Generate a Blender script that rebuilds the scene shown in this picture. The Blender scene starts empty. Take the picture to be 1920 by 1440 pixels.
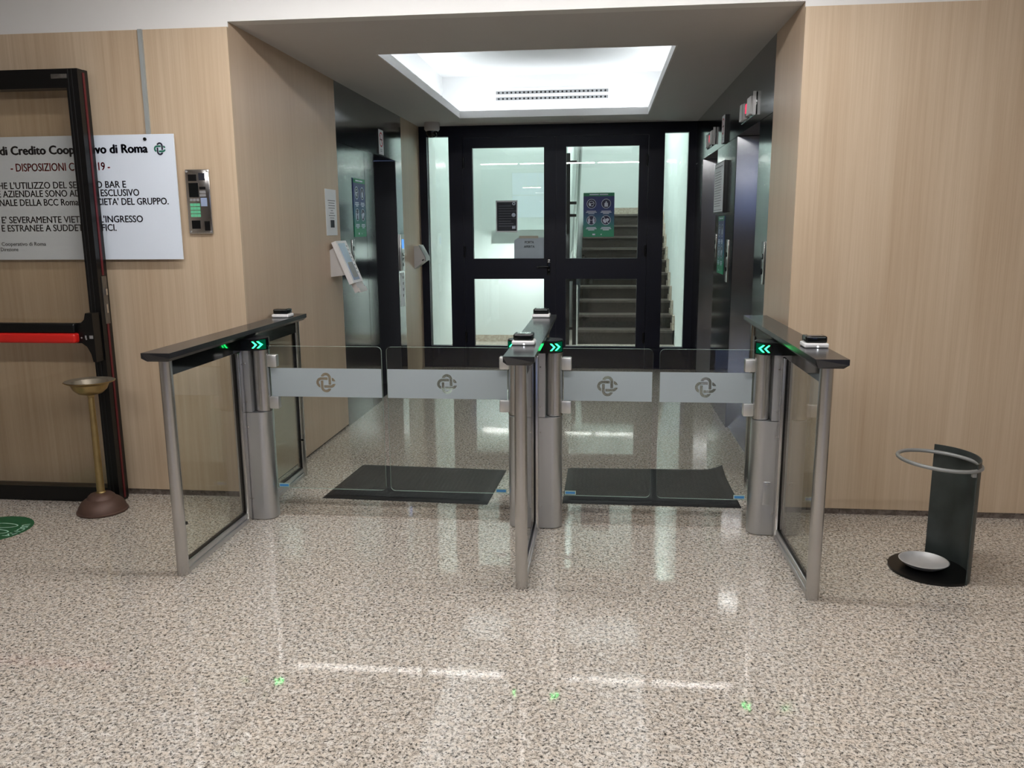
import bpy, bmesh, math, random
from mathutils import Vector, Matrix

random.seed(7)
sc = bpy.context.scene
C = sc.collection
PI = math.pi

# ---------------------------------------------------------------- camera
F_PX, YAW, PITCH, ROLL = 1538.8, 0.10822, 0.18747, -0.00742
cam_d = bpy.data.cameras.new('camera')
cam = bpy.data.objects.new('camera', cam_d)
C.objects.link(cam)
fw = Vector((-math.sin(YAW) * math.cos(PITCH), math.cos(YAW) * math.cos(PITCH), -math.sin(PITCH)))
rt = Vector((math.cos(YAW), math.sin(YAW), 0))
up = rt.cross(fw)
r2 = math.cos(ROLL) * rt + math.sin(ROLL) * up
u2 = -math.sin(ROLL) * rt + math.cos(ROLL) * up
cam.matrix_world = Matrix(((r2.x, u2.x, -fw.x, 0), (r2.y, u2.y, -fw.y, 0), (r2.z, u2.z, -fw.z, 1.55), (0, 0, 0, 1)))
cam_d.sensor_width = 36
cam_d.lens = 36 * F_PX / 1920
cam_d.clip_end = 100
sc.camera = cam

# ---------------------------------------------------------------- world and exposure
w = bpy.data.worlds.new('world')
sc.world = w
w.use_nodes = True
w.node_tree.nodes['Background'].inputs[0].default_value = (0.42, 0.55, 1.0, 1)
w.node_tree.nodes['Background'].inputs[1].default_value = 1.3
sc.view_settings.view_transform = 'Standard'
sc.view_settings.look = 'None'
sc.view_settings.gamma = 1
sc.view_settings.exposure = 0.0
sc.view_settings.use_curve_mapping = False
sc.cycles.max_bounces = 12
sc.cycles.transparent_max_bounces = 24
sc.cycles.glossy_bounces = 6
sc.cycles.use_denoising = True
sc.cycles.sample_clamp_indirect = 0
sc.cycles.caustics_reflective = False

S_ROW = 84.0      # emission of the linear hall lamps
S_COVE = 17.0      # emission of the strips in the cove
S_STAIR = 56.0    # emission of the stairwell lamps

# ---------------------------------------------------------------- materials
def srgb(r, g, b):
    f = lambda c: c / 12.92 if c <= 0.04045 else ((c + 0.055) / 1.055) ** 2.4
    return (f(r / 255), f(g / 255), f(b / 255), 1)

def new_mat(name):
    m = bpy.data.materials.new(name)
    m.use_nodes = True
    nt = m.node_tree
    return m, nt, nt.nodes['Principled BSDF']

def node(nt, kind, **kw):
    n = nt.nodes.new(kind)
    for k, v in kw.items():
        setattr(n, k, v)
    return n

def pmat(name, col, rough=0.5, metal=0.0, spec=0.5, var=0.08, vscale=(6, 6, 6), bump=0.0, rvar=0.0):
    """principled with a little procedural tone (and gloss) variation"""
    m, nt, b = new_mat(name)
    b.inputs['Metallic'].default_value = metal
    b.inputs['Roughness'].default_value = rough
    b.inputs['Specular IOR Level'].default_value = spec
    tc = node(nt, 'ShaderNodeTexCoord')
    mp = node(nt, 'ShaderNodeMapping')
    mp.inputs['Scale'].default_value = vscale
    nz = node(nt, 'ShaderNodeTexNoise')
    nz.inputs['Scale'].default_value = 1.0
    nz.inputs['Detail'].default_value = 4
    nt.links.new(tc.outputs['Object'], mp.inputs['Vector'])
    nt.links.new(mp.outputs['Vector'], nz.inputs['Vector'])
    mx = node(nt, 'ShaderNodeMix', data_type='RGBA')
    mx.inputs['A'].default_value = tuple(c * (1 - var) for c in col[:3]) + (1,)
    mx.inputs['B'].default_value = tuple(min(1, c * (1 + var)) for c in col[:3]) + (1,)
    nt.links.new(nz.outputs['Fac'], mx.inputs['Factor'])
    nt.links.new(mx.outputs['Result'], b.inputs['Base Color'])
    if rvar:
        mr = node(nt, 'ShaderNodeMapRange')
        mr.inputs['To Min'].default_value = max(0, rough - rvar)
        mr.inputs['To Max'].default_value = rough + rvar
        nt.links.new(nz.outputs['Fac'], mr.inputs['Value'])
        nt.links.new(mr.outputs['Result'], b.inputs['Roughness'])
    if bump:
        bp = node(nt, 'ShaderNodeBump')
        bp.inputs['Strength'].default_value = bump
        bp.inputs['Distance'].default_value = 0.002
        nt.links.new(nz.outputs['Fac'], bp.inputs['Height'])
        nt.links.new(bp.outputs['Normal'], b.inputs['Normal'])
    return m

def emat(name, col, strength):
    m = bpy.data.materials.new(name)
    m.use_nodes = True
    nt = m.node_tree
    nt.nodes.remove(nt.nodes['Principled BSDF'])
    e = node(nt, 'ShaderNodeEmission')
    e.inputs[0].default_value = col if len(col) == 4 else tuple(col) + (1,)
    e.inputs[1].default_value = strength
    nt.links.new(e.outputs[0], nt.nodes['Material Output'].inputs[0])
    return m

def glass(name, tint, f0=0.04, rough=0.0):
    """thin architectural pane: clear straight view plus a Fresnel mirror image"""
    m = bpy.data.materials.new(name)
    m.use_nodes = True
    nt = m.node_tree
    nt.nodes.remove(nt.nodes['Principled BSDF'])
    geo = node(nt, 'ShaderNodeNewGeometry')
    dot = node(nt, 'ShaderNodeVectorMath', operation='DOT_PRODUCT')
    nt.links.new(geo.outputs['Normal'], dot.inputs[0])
    nt.links.new(geo.outputs['Incoming'], dot.inputs[1])
    def mth(op, a, b=None):
        n = node(nt, 'ShaderNodeMath', operation=op)
        for i, v in enumerate((a, b)):
            if v is None: continue
            if isinstance(v, (int, float)): n.inputs[i].default_value = v
            else: nt.links.new(v, n.inputs[i])
        return n.outputs[0]
    c = mth('ABSOLUTE', dot.outputs['Value'])
    f = mth('ADD', mth('MULTIPLY', mth('POWER', mth('SUBTRACT', 1.0, c), 5.0), 1 - f0), f0)
    tr = node(nt, 'ShaderNodeBsdfTransparent')
    tr.inputs[0].default_value = tuple(tint) + (1,)
    gl = node(nt, 'ShaderNodeBsdfAnisotropic')
    gl.inputs['Roughness'].default_value = rough
    mix = node(nt, 'ShaderNodeMixShader')
    nt.links.new(f, mix.inputs[0])
    nt.links.new(tr.outputs[0], mix.inputs[1])
    nt.links.new(gl.outputs[0], mix.inputs[2])
    nt.links.new(mix.outputs[0], nt.nodes['Material Output'].inputs[0])
    return m

def granite(name, base, light, dark, rough=0.1, amount=0.5, grain=1.0, spec=0.5):
    m, nt, b = new_mat(name)
    b.inputs['Roughness'].default_value = rough
    b.inputs['Specular IOR Level'].default_value = spec
    tc = node(nt, 'ShaderNodeTexCoord')
    def noise(scale, detail, rgh=0.5, dist=0.0):
        n = node(nt, 'ShaderNodeTexNoise')
        n.inputs['Scale'].default_value = scale * grain
        n.inputs['Detail'].default_value = detail
        n.inputs['Roughness'].default_value = rgh
        n.inputs['Distortion'].default_value = dist
        nt.links.new(tc.outputs['Object'], n.inputs['Vector'])
        return n.outputs['Fac']
    def ramp(src, p0, p1, c0=(0, 0, 0, 1), c1=(1, 1, 1, 1)):
        r = node(nt, 'ShaderNodeValToRGB')
        r.color_ramp.elements[0].position = p0
        r.color_ramp.elements[0].color = c0
        r.color_ramp.elements[1].position = p1
        r.color_ramp.elements[1].color = c1
        nt.links.new(src, r.inputs[0])
        return r.outputs[0]
    def mix(fac, a, bb):
        n = node(nt, 'ShaderNodeMix', data_type='RGBA')
        nt.links.new(fac, n.inputs['Factor'])
        for s, v in (('A', a), ('B', bb)):
            if isinstance(v, tuple): n.inputs[s].default_value = v
            else: nt.links.new(v, n.inputs[s])
        return n.outputs['Result']
    sh = 0.16 * (1 - amount)
    mid = tuple(0.5 * x + 0.5 * y for x, y in zip(base, dark))
    c = mix(ramp(noise(30, 3, 0.6), 0.42, 0.60), base, light)
    c = mix(ramp(noise(58, 6, 0.78, 0.6), 0.485 + sh, 0.565 + sh), c, mid)
    c = mix(ramp(noise(72, 6, 0.80, 0.4), 0.52 + sh, 0.575 + sh), c, dark)
    nt.links.new(c, b.inputs['Base Color'])
    return m

def wood(name, a, bcol, rough=0.42, spec=0.4):
    m, nt, b = new_mat(name)
    b.inputs['Roughness'].default_value = rough
    b.inputs['Specular IOR Level'].default_value = spec
    tc = node(nt, 'ShaderNodeTexCoord')
    outs = []
    for sx, sz, d in ((4.5, 0.25, 3), (38, 0.9, 5), (170, 2.5, 3)):
        mp = node(nt, 'ShaderNodeMapping')
        mp.inputs['Scale'].default_value = (sx, sx, sz)
        n = node(nt, 'ShaderNodeTexNoise')
        n.inputs['Scale'].default_value = 1
        n.inputs['Detail'].default_value = d
        n.inputs['Distortion'].default_value = 0.25
        nt.links.new(tc.outputs['Object'], mp.inputs[0])
        nt.links.new(mp.outputs[0], n.inputs['Vector'])
        outs.append(n.outputs['Fac'])
    acc = None
    for o, wgt in zip(outs, (0.42, 0.38, 0.20)):
        k = node(nt, 'ShaderNodeMath', operation='MULTIPLY')
        nt.links.new(o, k.inputs[0]); k.inputs[1].default_value = wgt
        if acc is None: acc = k.outputs[0]
        else:
            s = node(nt, 'ShaderNodeMath', operation='ADD')
            nt.links.new(acc, s.inputs[0]); nt.links.new(k.outputs[0], s.inputs[1]); acc = s.outputs[0]
    r = node(nt, 'ShaderNodeValToRGB')
    r.color_ramp.elements[0].position = 0.31; r.color_ramp.elements[0].color = bcol
    r.color_ramp.elements[1].position = 0.66; r.color_ramp.elements[1].color = a
    nt.links.new(acc, r.inputs[0])
    nt.links.new(r.outputs[0], b.inputs['Base Color'])
    return m

def logo_mat(name, size, centre):
    """frosted film with the interlaced two-loop logo left clear: signed distances of two stadium rings in object x,z"""
    m = bpy.data.materials.new(name)
    m.use_nodes = True
    nt = m.node_tree
    bs = nt.nodes['Principled BSDF']
    bs.inputs['Base Color'].default_value = srgb(196, 206, 212)
    bs.inputs['Roughness'].default_value = 0.55
    bs.inputs['Specular IOR Level'].default_value = 0.3
    def val(v): return v
    def mth(op, a, b=None, c=None):
        n = node(nt, 'ShaderNodeMath', operation=op)
        for i, v in enumerate((a, b, c)):
            if v is None: continue
            if isinstance(v, (int, float)): n.inputs[i].default_value = v
            else: nt.links.new(v, n.inputs[i])
        return n.outputs[0]
    tc = node(nt, 'ShaderNodeTexCoord')
    sp = node(nt, 'ShaderNodeSeparateXYZ')
    nt.links.new(tc.outputs['Object'], sp.inputs[0])
    x = mth('DIVIDE', mth('SUBTRACT', sp.outputs[0], centre[0]), size)
    z = mth('DIVIDE', mth('SUBTRACT', sp.outputs[2], centre[1]), size)
    def ring(a, b):          # stadium ring, long along b
        q = mth('MAXIMUM', mth('SUBTRACT', mth('ABSOLUTE', b), 0.46), 0.0)
        d = mth('SQRT', mth('ADD', mth('MULTIPLY', a, a), mth('MULTIPLY', q, q)))
        return mth('ABSOLUTE', mth('SUBTRACT', d, 0.40))
    dv, dh = ring(x, z), ring(z, x)
    lt = lambda a, b: mth('LESS_THAN', a, b)
    inv = lambda a: mth('SUBTRACT', 1.0, a)
    xz = mth('MULTIPLY', x, z)
    hover = lt(xz, 0.0)
    mv = mth('MULTIPLY', lt(dv, 0.135), inv(mth('MULTIPLY', hover, lt(dh, 0.20))))
    mh = mth('MULTIPLY', lt(dh, 0.135), inv(mth('MULTIPLY', inv(hover), lt(dv, 0.20))))
    gap = mth('MULTIPLY', mth('GREATER_THAN', x, 0.3), lt(mth('ABSOLUTE', z), 0.13))
    mh = mth('MULTIPLY', mh, inv(gap))
    mask = mth('MAXIMUM', mv, mh)
    tr = node(nt, 'ShaderNodeBsdfTransparent')
    trl = node(nt, 'ShaderNodeBsdfTranslucent')
    trl.inputs[0].default_value = srgb(190, 200, 206)
    see = node(nt, 'ShaderNodeBsdfTransparent')
    m0 = node(nt, 'ShaderNodeMixShader'); m0.inputs[0].default_value = 0.42
    nt.links.new(bs.outputs[0], m0.inputs[1]); nt.links.new(trl.outputs[0], m0.inputs[2])
    m1 = node(nt, 'ShaderNodeMixShader'); m1.inputs[0].default_value = 0.06
    nt.links.new(m0.outputs[0], m1.inputs[1]); nt.links.new(see.outputs[0], m1.inputs[2])
    m2 = node(nt, 'ShaderNodeMixShader')
    nt.links.new(mask, m2.inputs[0]); nt.links.new(m1.outputs[0], m2.inputs[1]); nt.links.new(tr.outputs[0], m2.inputs[2])
    nt.links.new(m2.outputs[0], nt.nodes['Material Output'].inputs[0])
    return m

def gradient_poster(name, z0, z1):
    m, nt, b = new_mat(name)
    b.inputs['Roughness'].default_value = 0.35
    tc = node(nt, 'ShaderNodeTexCoord'); sp = node(nt, 'ShaderNodeSeparateXYZ')
    nt.links.new(tc.outputs['Object'], sp.inputs[0])
    mr = node(nt, 'ShaderNodeMapRange')
    mr.inputs['From Min'].default_value = z0; mr.inputs['From Max'].default_value = z1
    nt.links.new(sp.outputs[2], mr.inputs['Value'])
    r = node(nt, 'ShaderNodeValToRGB')
    els = r.color_ramp.elements
    els[0].position = 0.0; els[0].color = srgb(20, 140, 100)
    els[1].position = 1.0; els[1].color = srgb(25, 35, 105)
    for p, c in ((0.14, srgb(22, 138, 100)), (0.42, srgb(45, 105, 130)), (0.68, srgb(38, 58, 125))):
        e = els.new(p); e.color = c
    nt.links.new(mr.outputs[0], r.inputs[0])
    nt.links.new(r.outputs[0], b.inputs['Base Color'])
    return m

M = {}
M['floor'] = granite('beige_granite', srgb(208, 196, 183), srgb(219, 213, 206), srgb(58, 56, 54), 0.04, 1.0, 1.25)
M['floor_shade'] = granite('shaded_floor_granite', srgb(202, 186, 172), srgb(214, 205, 195), srgb(56, 54, 52), 0.04, 1.0, 1.25)  # floor granite darkened for the shadow under the wings
M['skirt'] = granite('grey_granite_skirting', srgb(96, 86, 80), srgb(122, 112, 106), srgb(36, 32, 30), 0.2, 0.55)
M['stair_stone'] = granite('brown_granite_stairs', srgb(44, 40, 37), srgb(56, 51, 47), srgb(16, 15, 14), 0.25, 0.6)
M['stair_nose'] = granite('worn_granite_nosing', srgb(72, 66, 62), srgb(86, 79, 74), srgb(42, 39, 37), 0.3, 0.3)
M['stair_light'] = granite('pale_granite', srgb(176, 164, 150), srgb(196, 186, 172), srgb(90, 82, 74), 0.25, 0.5)
M['wood'] = wood('light_oak_laminate', srgb(205, 186, 162), srgb(177, 154, 128))
M['wood_side'] = wood('light_oak_laminate_lobby', srgb(196, 175, 152), srgb(182, 159, 136), 0.36)
M['white_wall'] = pmat('white_plaster', srgb(222, 222, 222), 0.7, var=0.02)
M['soffit'] = pmat('soffit_paint', srgb(204, 202, 203), 0.7, var=0.02)
M['hall_wall'] = pmat('hall_wall_paint', srgb(196, 188, 178), 0.7, var=0.04)
M['hall_ceiling'] = pmat('hall_ceiling_paint', srgb(200, 198, 196), 0.8, var=0.02)
M['stair_wall'] = pmat('stairwell_paint', srgb(214, 222, 220), 0.6, var=0.02)
M['steel'] = pmat('brushed_stainless', (0.57, 0.56, 0.555, 1), 0.25, 1.0, var=0.03, vscale=(90, 90, 2), rvar=0.008)
M['steel_rail'] = pmat('stainless_rail', (0.64, 0.64, 0.64, 1), 0.3, 1.0, var=0.03, vscale=(4, 4, 4))
M['lift_return'] = pmat('dark_satin_return', srgb(62, 64, 70), 0.4, 0.3, var=0.04)
M['lift_steel_soft'] = pmat('dark_lift_steel_return', (0.25, 0.255, 0.265, 1), 0.13, 1.0, var=0.05, vscale=(60, 60, 2))
M['steel_light'] = pmat('satin_clamp_steel', (0.72, 0.72, 0.72, 1), 0.38, 1.0, var=0.04)
M['steel_panel'] = pmat('matt_steel_panel', (0.62, 0.63, 0.65, 1), 0.34, 1.0, var=0.05, vscale=(40, 40, 2))
M['lift_steel'] = pmat('dark_lift_steel', (0.24, 0.245, 0.25, 1), 0.13, 1.0, var=0.08, vscale=(60, 60, 2), rvar=0.01)
M['chrome'] = pmat('chrome', (0.75, 0.74, 0.73, 1), 0.12, 1.0, var=0.03)
M['beam'] = pmat('graphite_lacquer', srgb(36, 36, 40), 0.2, var=0.05)
M['black_gloss'] = pmat('black_glass', srgb(14, 17, 18), 0.08, var=0.1)
M['black'] = pmat('black_paint', srgb(10, 10, 11), 0.32, spec=0.35, var=0.15)
M['black_matt'] = pmat('black_matt', srgb(22, 22, 24), 0.6, var=0.15)
M['navy'] = pmat('blue_black_aluminium', srgb(7, 11, 30), 0.4, var=0.1, spec=0.3)
M['navy_gloss'] = pmat('blue_black_kick_plate', srgb(12, 15, 34), 0.12, var=0.1)
M['red'] = pmat('red_plastic', srgb(200, 32, 26), 0.35, var=0.05)
M['red_seal'] = pmat('dark_red_gasket', srgb(92, 18, 27), 0.5, var=0.1)
M['white'] = pmat('white_plastic', srgb(228, 228, 230), 0.4, var=0.02)
M['grey_white'] = pmat('pale_grey_plastic', srgb(196, 194, 194), 0.45, var=0.03)
M['grey'] = pmat('grey_plastic', srgb(140, 140, 142), 0.4, var=0.05)
M['paper'] = pmat('white_paper', srgb(222, 226, 230), 0.6, var=0.02)
M['paper_grey'] = pmat('greyish_paper', srgb(184, 196, 206), 0.6, var=0.02)
M['sign_board'] = pmat('white_sign_board', srgb(224, 234, 248), 0.4, var=0.015)
M['ink'] = pmat('dark_blue_ink', srgb(22, 26, 48), 0.5, var=0.05)
M['ink_black'] = pmat('black_ink', srgb(28, 32, 44), 0.5, var=0.05)
M['ink_grey'] = pmat('grey_ink', srgb(110, 114, 124), 0.6, var=0.05)
M['ink_red'] = pmat('red_ink', srgb(190, 34, 48), 0.5, var=0.05)
M['ink_green'] = pmat('green_ink', srgb(30, 110, 90), 0.5, var=0.05)
M['poster_green'] = pmat('poster_green', srgb(28, 132, 92), 0.4, var=0.03)
M['poster_white'] = pmat('poster_white_ink', srgb(214, 224, 240), 0.5, var=0.02)
M['poster_navy'] = pmat('poster_navy', srgb(18, 24, 68), 0.4, var=0.03)
M['blue_label'] = pmat('blue_label', srgb(60, 130, 190), 0.4, var=0.05)
M['rubber'] = pmat('black_rubber', srgb(24, 25, 27), 0.5, var=0.15)
M['brass'] = pmat('tarnished_brass', (0.45, 0.34, 0.16, 1), 0.38, 1.0, var=0.25, vscale=(25, 25, 25), rvar=0.12)
M['copper_base'] = pmat('dull_copper_brown', srgb(92, 70, 62), 0.5, 0.35, var=0.3, vscale=(14, 14, 30), rvar=0.1, bump=0.3)
M['dull_dish'] = pmat('dull_stained_dish', srgb(134, 126, 112), 0.42, 0.5, var=0.35, vscale=(22, 22, 22), rvar=0.1)
M['lock_steel'] = pmat('worn_lock_steel', (0.20, 0.19, 0.18, 1), 0.4, 0.9, var=0.4, vscale=(60, 60, 20))
M['rail_steel'] = pmat('polished_handrail', (0.42, 0.42, 0.41, 1), 0.16, 1.0, var=0.05)
M['tape'] = pmat('beige_tape', srgb(186, 180, 164), 0.5, var=0.03)
M['pewter'] = pmat('grey_metal_dish', (0.66, 0.67, 0.69, 1), 0.45, 0.6, var=0.12, vscale=(20, 20, 20))
M['tube_grey'] = pmat('grey_painted_tube', srgb(146, 148, 148), 0.45, 0.3, var=0.08)
M['smoked'] = pmat('dusty_dark_sheet', srgb(52, 58, 57), 0.4, var=0.75, vscale=(14, 14, 9), rvar=0.2)
M['sticker_green'] = pmat('green_floor_sticker', srgb(26, 92, 58), 0.4, var=0.05)
M['sticker_line'] = pmat('pale_green_print', srgb(176, 220, 200), 0.5, var=0.03)
M['trunking'] = pmat('grey_trunking', srgb(150, 155, 155), 0.5, var=0.05)
M['glass'] = glass('clear_gate_glass', (0.945, 0.965, 0.95))
M['glass_edge'] = pmat('glass_edge', srgb(170, 190, 180), 0.2, var=0.05)
M['glass_side'] = glass('pedestal_glass', (0.945, 0.96, 0.93))
M['glass_door'] = glass('door_glass', (0.94, 0.965, 0.955), 0.05)
M['glass_tint'] = glass('bronze_tinted_glass', (0.95, 0.94, 0.915), 0.05)
M['window_glass'] = glass('window_glass', (0.95, 0.97, 1.0))
M['lamp'] = emat('lamp_diffuser', (1.0, 0.975, 0.945), S_ROW)
M['cove'] = emat('cove_light_strip', (0.90, 0.97, 1.0), S_COVE)
M['landing_fill'] = emat('added_landing_fill', (0.95, 1.0, 0.98), 40.0)  # added light, brightens the wall below the ledge
M['stair_lamp'] = emat('stairwell_lamp', (0.93, 1.0, 0.97), S_STAIR)
M['arrow'] = emat('green_arrow_light', (0.012, 0.95, 0.16), 16.0)
M['green_glow'] = emat('green_scatter_glow', (0.0, 0.5, 0.22), 0.14)  # stands in for arrow light scattered on the cap
M['led_white'] = emat('white_led', (0.9, 0.95, 1.0), 4.0)
M['led_red'] = emat('red_led', (1.0, 0.05, 0.12), 1.3)
M['key_green'] = emat('backlit_green_keys', (0.22, 0.75, 0.42), 0.55)
M['screen_blue'] = emat('blue_display', (0.12, 0.35, 0.95), 1.2)
M['screen_grey'] = pmat('lcd_grey', srgb(150, 165, 195), 0.15, var=0.1)
M['camera_dome'] = pmat('smoked_dome', srgb(12, 12, 14), 0.05, var=0.1)

# ---------------------------------------------------------------- mesh helpers
ORG = {}          # object name -> world location of a root, used to bring part meshes into local space

def org(o):
    return ORG.get(o.name, Vector((0, 0, 0))) if o else Vector((0, 0, 0))

class MB:
    def __init__(s):
        s.bm = bmesh.new()
        s.mi = 0
    def _tag(s, faces):
        for f in faces: f.material_index = s.mi
    def box(s, x0, x1, y0, y1, z0, z1, bev=0.0, seg=2):
        r = bmesh.ops.create_cube(s.bm, size=1)
        vs = r['verts']
        for v in vs:
            v.co = Vector(((x0 + x1) / 2 + v.co.x * (x1 - x0), (y0 + y1) / 2 + v.co.y * (y1 - y0), (z0 + z1) / 2 + v.co.z * (z1 - z0)))
        fs = {f for v in vs for f in v.link_faces}
        s._tag(fs)
        if bev:
            es = list({e for v in vs for e in v.link_edges})
            rr = bmesh.ops.bevel(s.bm, geom=es, offset=bev, segments=seg, affect='EDGES', profile=0.5)
            s._tag(rr['faces'])
        return s
    def tube(s, p0, p1, r, r1=None, n=20, cap=True):
        p0, p1 = Vector(p0), Vector(p1)
        r1 = r if r1 is None else r1
        d = (p1 - p0).normalized()
        a = d.orthogonal().normalized(); b = d.cross(a)
        ring = lambda p, q: [s.bm.verts.new(p + (a * math.cos(t) + b * math.sin(t)) * q) for t in (2 * PI * i / n for i in range(n))]
        A, B = ring(p0, r), ring(p1, r1)
        fs = [s.bm.faces.new((A[i], A[(i + 1) % n], B[(i + 1) % n], B[i])) for i in range(n)]
        if cap:
            fs.append(s.bm.faces.new(A[::-1])); fs.append(s.bm.faces.new(B))
        s._tag(fs)
        return s
    def path(s, pts, r, n=12, closed=False):
        pts = [Vector(p) for p in pts]
        k = len(pts); rings = []
        ref = None
        for i, p in enumerate(pts):
            if closed: d = pts[(i + 1) % k] - pts[i - 1]
            else: d = pts[min(i + 1, k - 1)] - pts[max(i - 1, 0)]
            d.normalize()
            if ref is None: ref = d.orthogonal().normalized()
            ref = (ref - d * ref.dot(d)).normalized()
            b = d.cross(ref)
            rings.append([s.bm.verts.new(p + (ref * math.cos(t) + b * math.sin(t)) * r) for t in (2 * PI * j / n for j in range(n))])
        fs = []
        for i in range(k if closed else k - 1):
            A, B = rings[i], rings[(i + 1) % k]
            fs += [s.bm.faces.new((A[j], A[(j + 1) % n], B[(j + 1) % n], B[j])) for j in range(n)]
        if not closed:
            fs.append(s.bm.faces.new(rings[0][::-1])); fs.append(s.bm.faces.new(rings[-1]))
        s._tag(fs)
        return s
    def lathe(s, prof, c=(0, 0, 0), n=40):
        c = Vector(c); rings = []
        for r, z in prof:
            if r < 1e-6: rings.append([s.bm.verts.new(c + Vector((0, 0, z)))])
            else: rings.append([s.bm.verts.new(c + Vector((r * math.cos(2 * PI * i / n), r * math.sin(2 * PI * i / n), z))) for i in range(n)])
        fs = []
        for A, B in zip(rings, rings[1:]):
            for i in range(n):
                j = (i + 1) % n
                if len(A) == 1 and len(B) == 1: continue
                if len(A) == 1: fs.append(s.bm.faces.new((A[0], B[i], B[j])))
                elif len(B) == 1: fs.append(s.bm.faces.new((A[i], A[j], B[0])))
                else: fs.append(s.bm.faces.new((A[i], A[j], B[j], B[i])))
        s._tag(fs)
        return s
    def prism(s, poly, axis, a0, a1):
        """extrude a 2-D outline: axis 'z' takes (x,y), 'y' takes (x,z), 'x' takes (y,z)"""
        mk = {'z': lambda p, a: (p[0], p[1], a), 'y': lambda p, a: (p[0], a, p[1]), 'x': lambda p, a: (a, p[0], p[1])}[axis]
        A = [s.bm.verts.new(mk(p, a0)) for p in poly]
        B = [s.bm.verts.new(mk(p, a1)) for p in poly]
        n = len(poly)
        fs = [s.bm.faces.new((A[i], A[(i + 1) % n], B[(i + 1) % n], B[i])) for i in range(n)]
        fs.append(s.bm.faces.new(A[::-1])); fs.append(s.bm.faces.new(B))
        s._tag(fs)
        return s
    def frame(s, x0, x1, z0, z1, holes, y0, y1):
        """vertical slab in x,z with rectangular holes (grid cut)"""
        xs = sorted({x0, x1} | {h[0] for h in holes} | {h[1] for h in holes})
        zs = sorted({z0, z1} | {h[2] for h in holes} | {h[3] for h in holes})
        solid = lambda a, b: not any(h[0] < a < h[1] and h[2] < b < h[3] for h in holes)
        V = {}
        def v(x, y, z):
            k = (round(x, 5), round(y, 5), round(z, 5))
            if k not in V: V[k] = s.bm.verts.new((x, y, z))
            return V[k]
        nx, nz = len(xs) - 1, len(zs) - 1
        g = [[solid((xs[i] + xs[i + 1]) / 2, (zs[j] + zs[j + 1]) / 2) for j in range(nz)] for i in range(nx)]
        fs = []
        for i in range(nx):
            for j in range(nz):
                if not g[i][j]: continue
                a, b, c, d = xs[i], xs[i + 1], zs[j], zs[j + 1]
                fs.append(s.bm.faces.new((v(a, y0, c), v(b, y0, c), v(b, y0, d), v(a, y0, d))))
                fs.append(s.bm.faces.new((v(a, y1, c), v(a, y1, d), v(b, y1, d), v(b, y1, c))))
                if i == 0 or not g[i - 1][j]: fs.append(s.bm.faces.new((v(a, y0, c), v(a, y0, d), v(a, y1, d), v(a, y1, c))))
                if i == nx - 1 or not g[i + 1][j]: fs.append(s.bm.faces.new((v(b, y0, c), v(b, y1, c), v(b, y1, d), v(b, y0, d))))
                if j == 0 or not g[i][j - 1]: fs.append(s.bm.faces.new((v(a, y0, c), v(a, y1, c), v(b, y1, c), v(b, y0, c))))
                if j == nz - 1 or not g[i][j + 1]: fs.append(s.bm.faces.new((v(a, y0, d), v(b, y0, d), v(b, y1, d), v(a, y1, d))))
        s._tag(fs)
        return s
    def xform(s, mat):
        bmesh.ops.transform(s.bm, matrix=mat, verts=s.bm.verts)
        return s
    def build(s, name, mats, parent=None, smooth=True, label=None):
        me = bpy.data.meshes.new(name)
        bmesh.ops.recalc_face_normals(s.bm, faces=s.bm.faces)
        off = org(parent)
        for v in s.bm.verts: v.co -= off
        for f in s.bm.faces: f.smooth = smooth
        for e in s.bm.edges:
            if len(e.link_faces) == 2 and e.calc_face_angle(0) > 0.6: e.smooth = False
        s.bm.to_mesh(me); s.bm.free()
        for m in (mats if isinstance(mats, (list, tuple)) else [mats]):
            me.materials.append(M[m] if isinstance(m, str) else m)
        o = bpy.data.objects.new(name, me)
        C.objects.link(o)
        if parent:
            o.parent = parent
            ORG[o.name] = off          # grandchildren share the root's space
        if label: o['label'] = label
        return o

def thing(name, label, cat, loc=(0, 0, 0), group=None):
    o = bpy.data.objects.new(name, None)
    o.empty_display_size = 0.05
    C.objects.link(o)
    o.location = loc
    ORG[o.name] = Vector(loc)
    return tag(o, label, cat, group)

def tag(o, label, cat, group=None):
    o['label'] = label; o['category'] = cat
    if group: o['group'] = group
    return o

def struct(o, label=None, cat=None):
    o['kind'] = 'structure'
    if label: o['label'] = label
    if cat: o['category'] = cat
    return o

def copy_tree(o, parent=None):
    c = o.copy(); C.objects.link(c)
    ORG[c.name] = org(o)
    if parent: c.parent = parent
    for ch in [k for k in bpy.data.objects if k.parent == o]:
        copy_tree(ch, c)
    return c

def text_mesh(body, width, height, bold=0.0, spacing=1.0):
    """vertices of a line of text scaled so that it is `width` wide with capitals `height` tall, flat in x,y from the origin"""
    cu = bpy.data.curves.new('line', 'FONT')
    cu.body = body; cu.size = 1; cu.offset = bold; cu.space_character = spacing
    cu.resolution_u = 3
    o = bpy.data.objects.new('line', cu)
    me = bpy.data.meshes.new_from_object(o)
    xs = [v.co.x for v in me.vertices]
    x0, x1 = min(xs), max(xs)
    sx = (width / (x1 - x0)) if width else height / 0.69
    for v in me.vertices:
        v.co.x = (v.co.x - x0) * sx
        v.co.y = v.co.y * height / 0.69
    bpy.data.objects.remove(o); bpy.data.curves.remove(cu)
    return me

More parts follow.
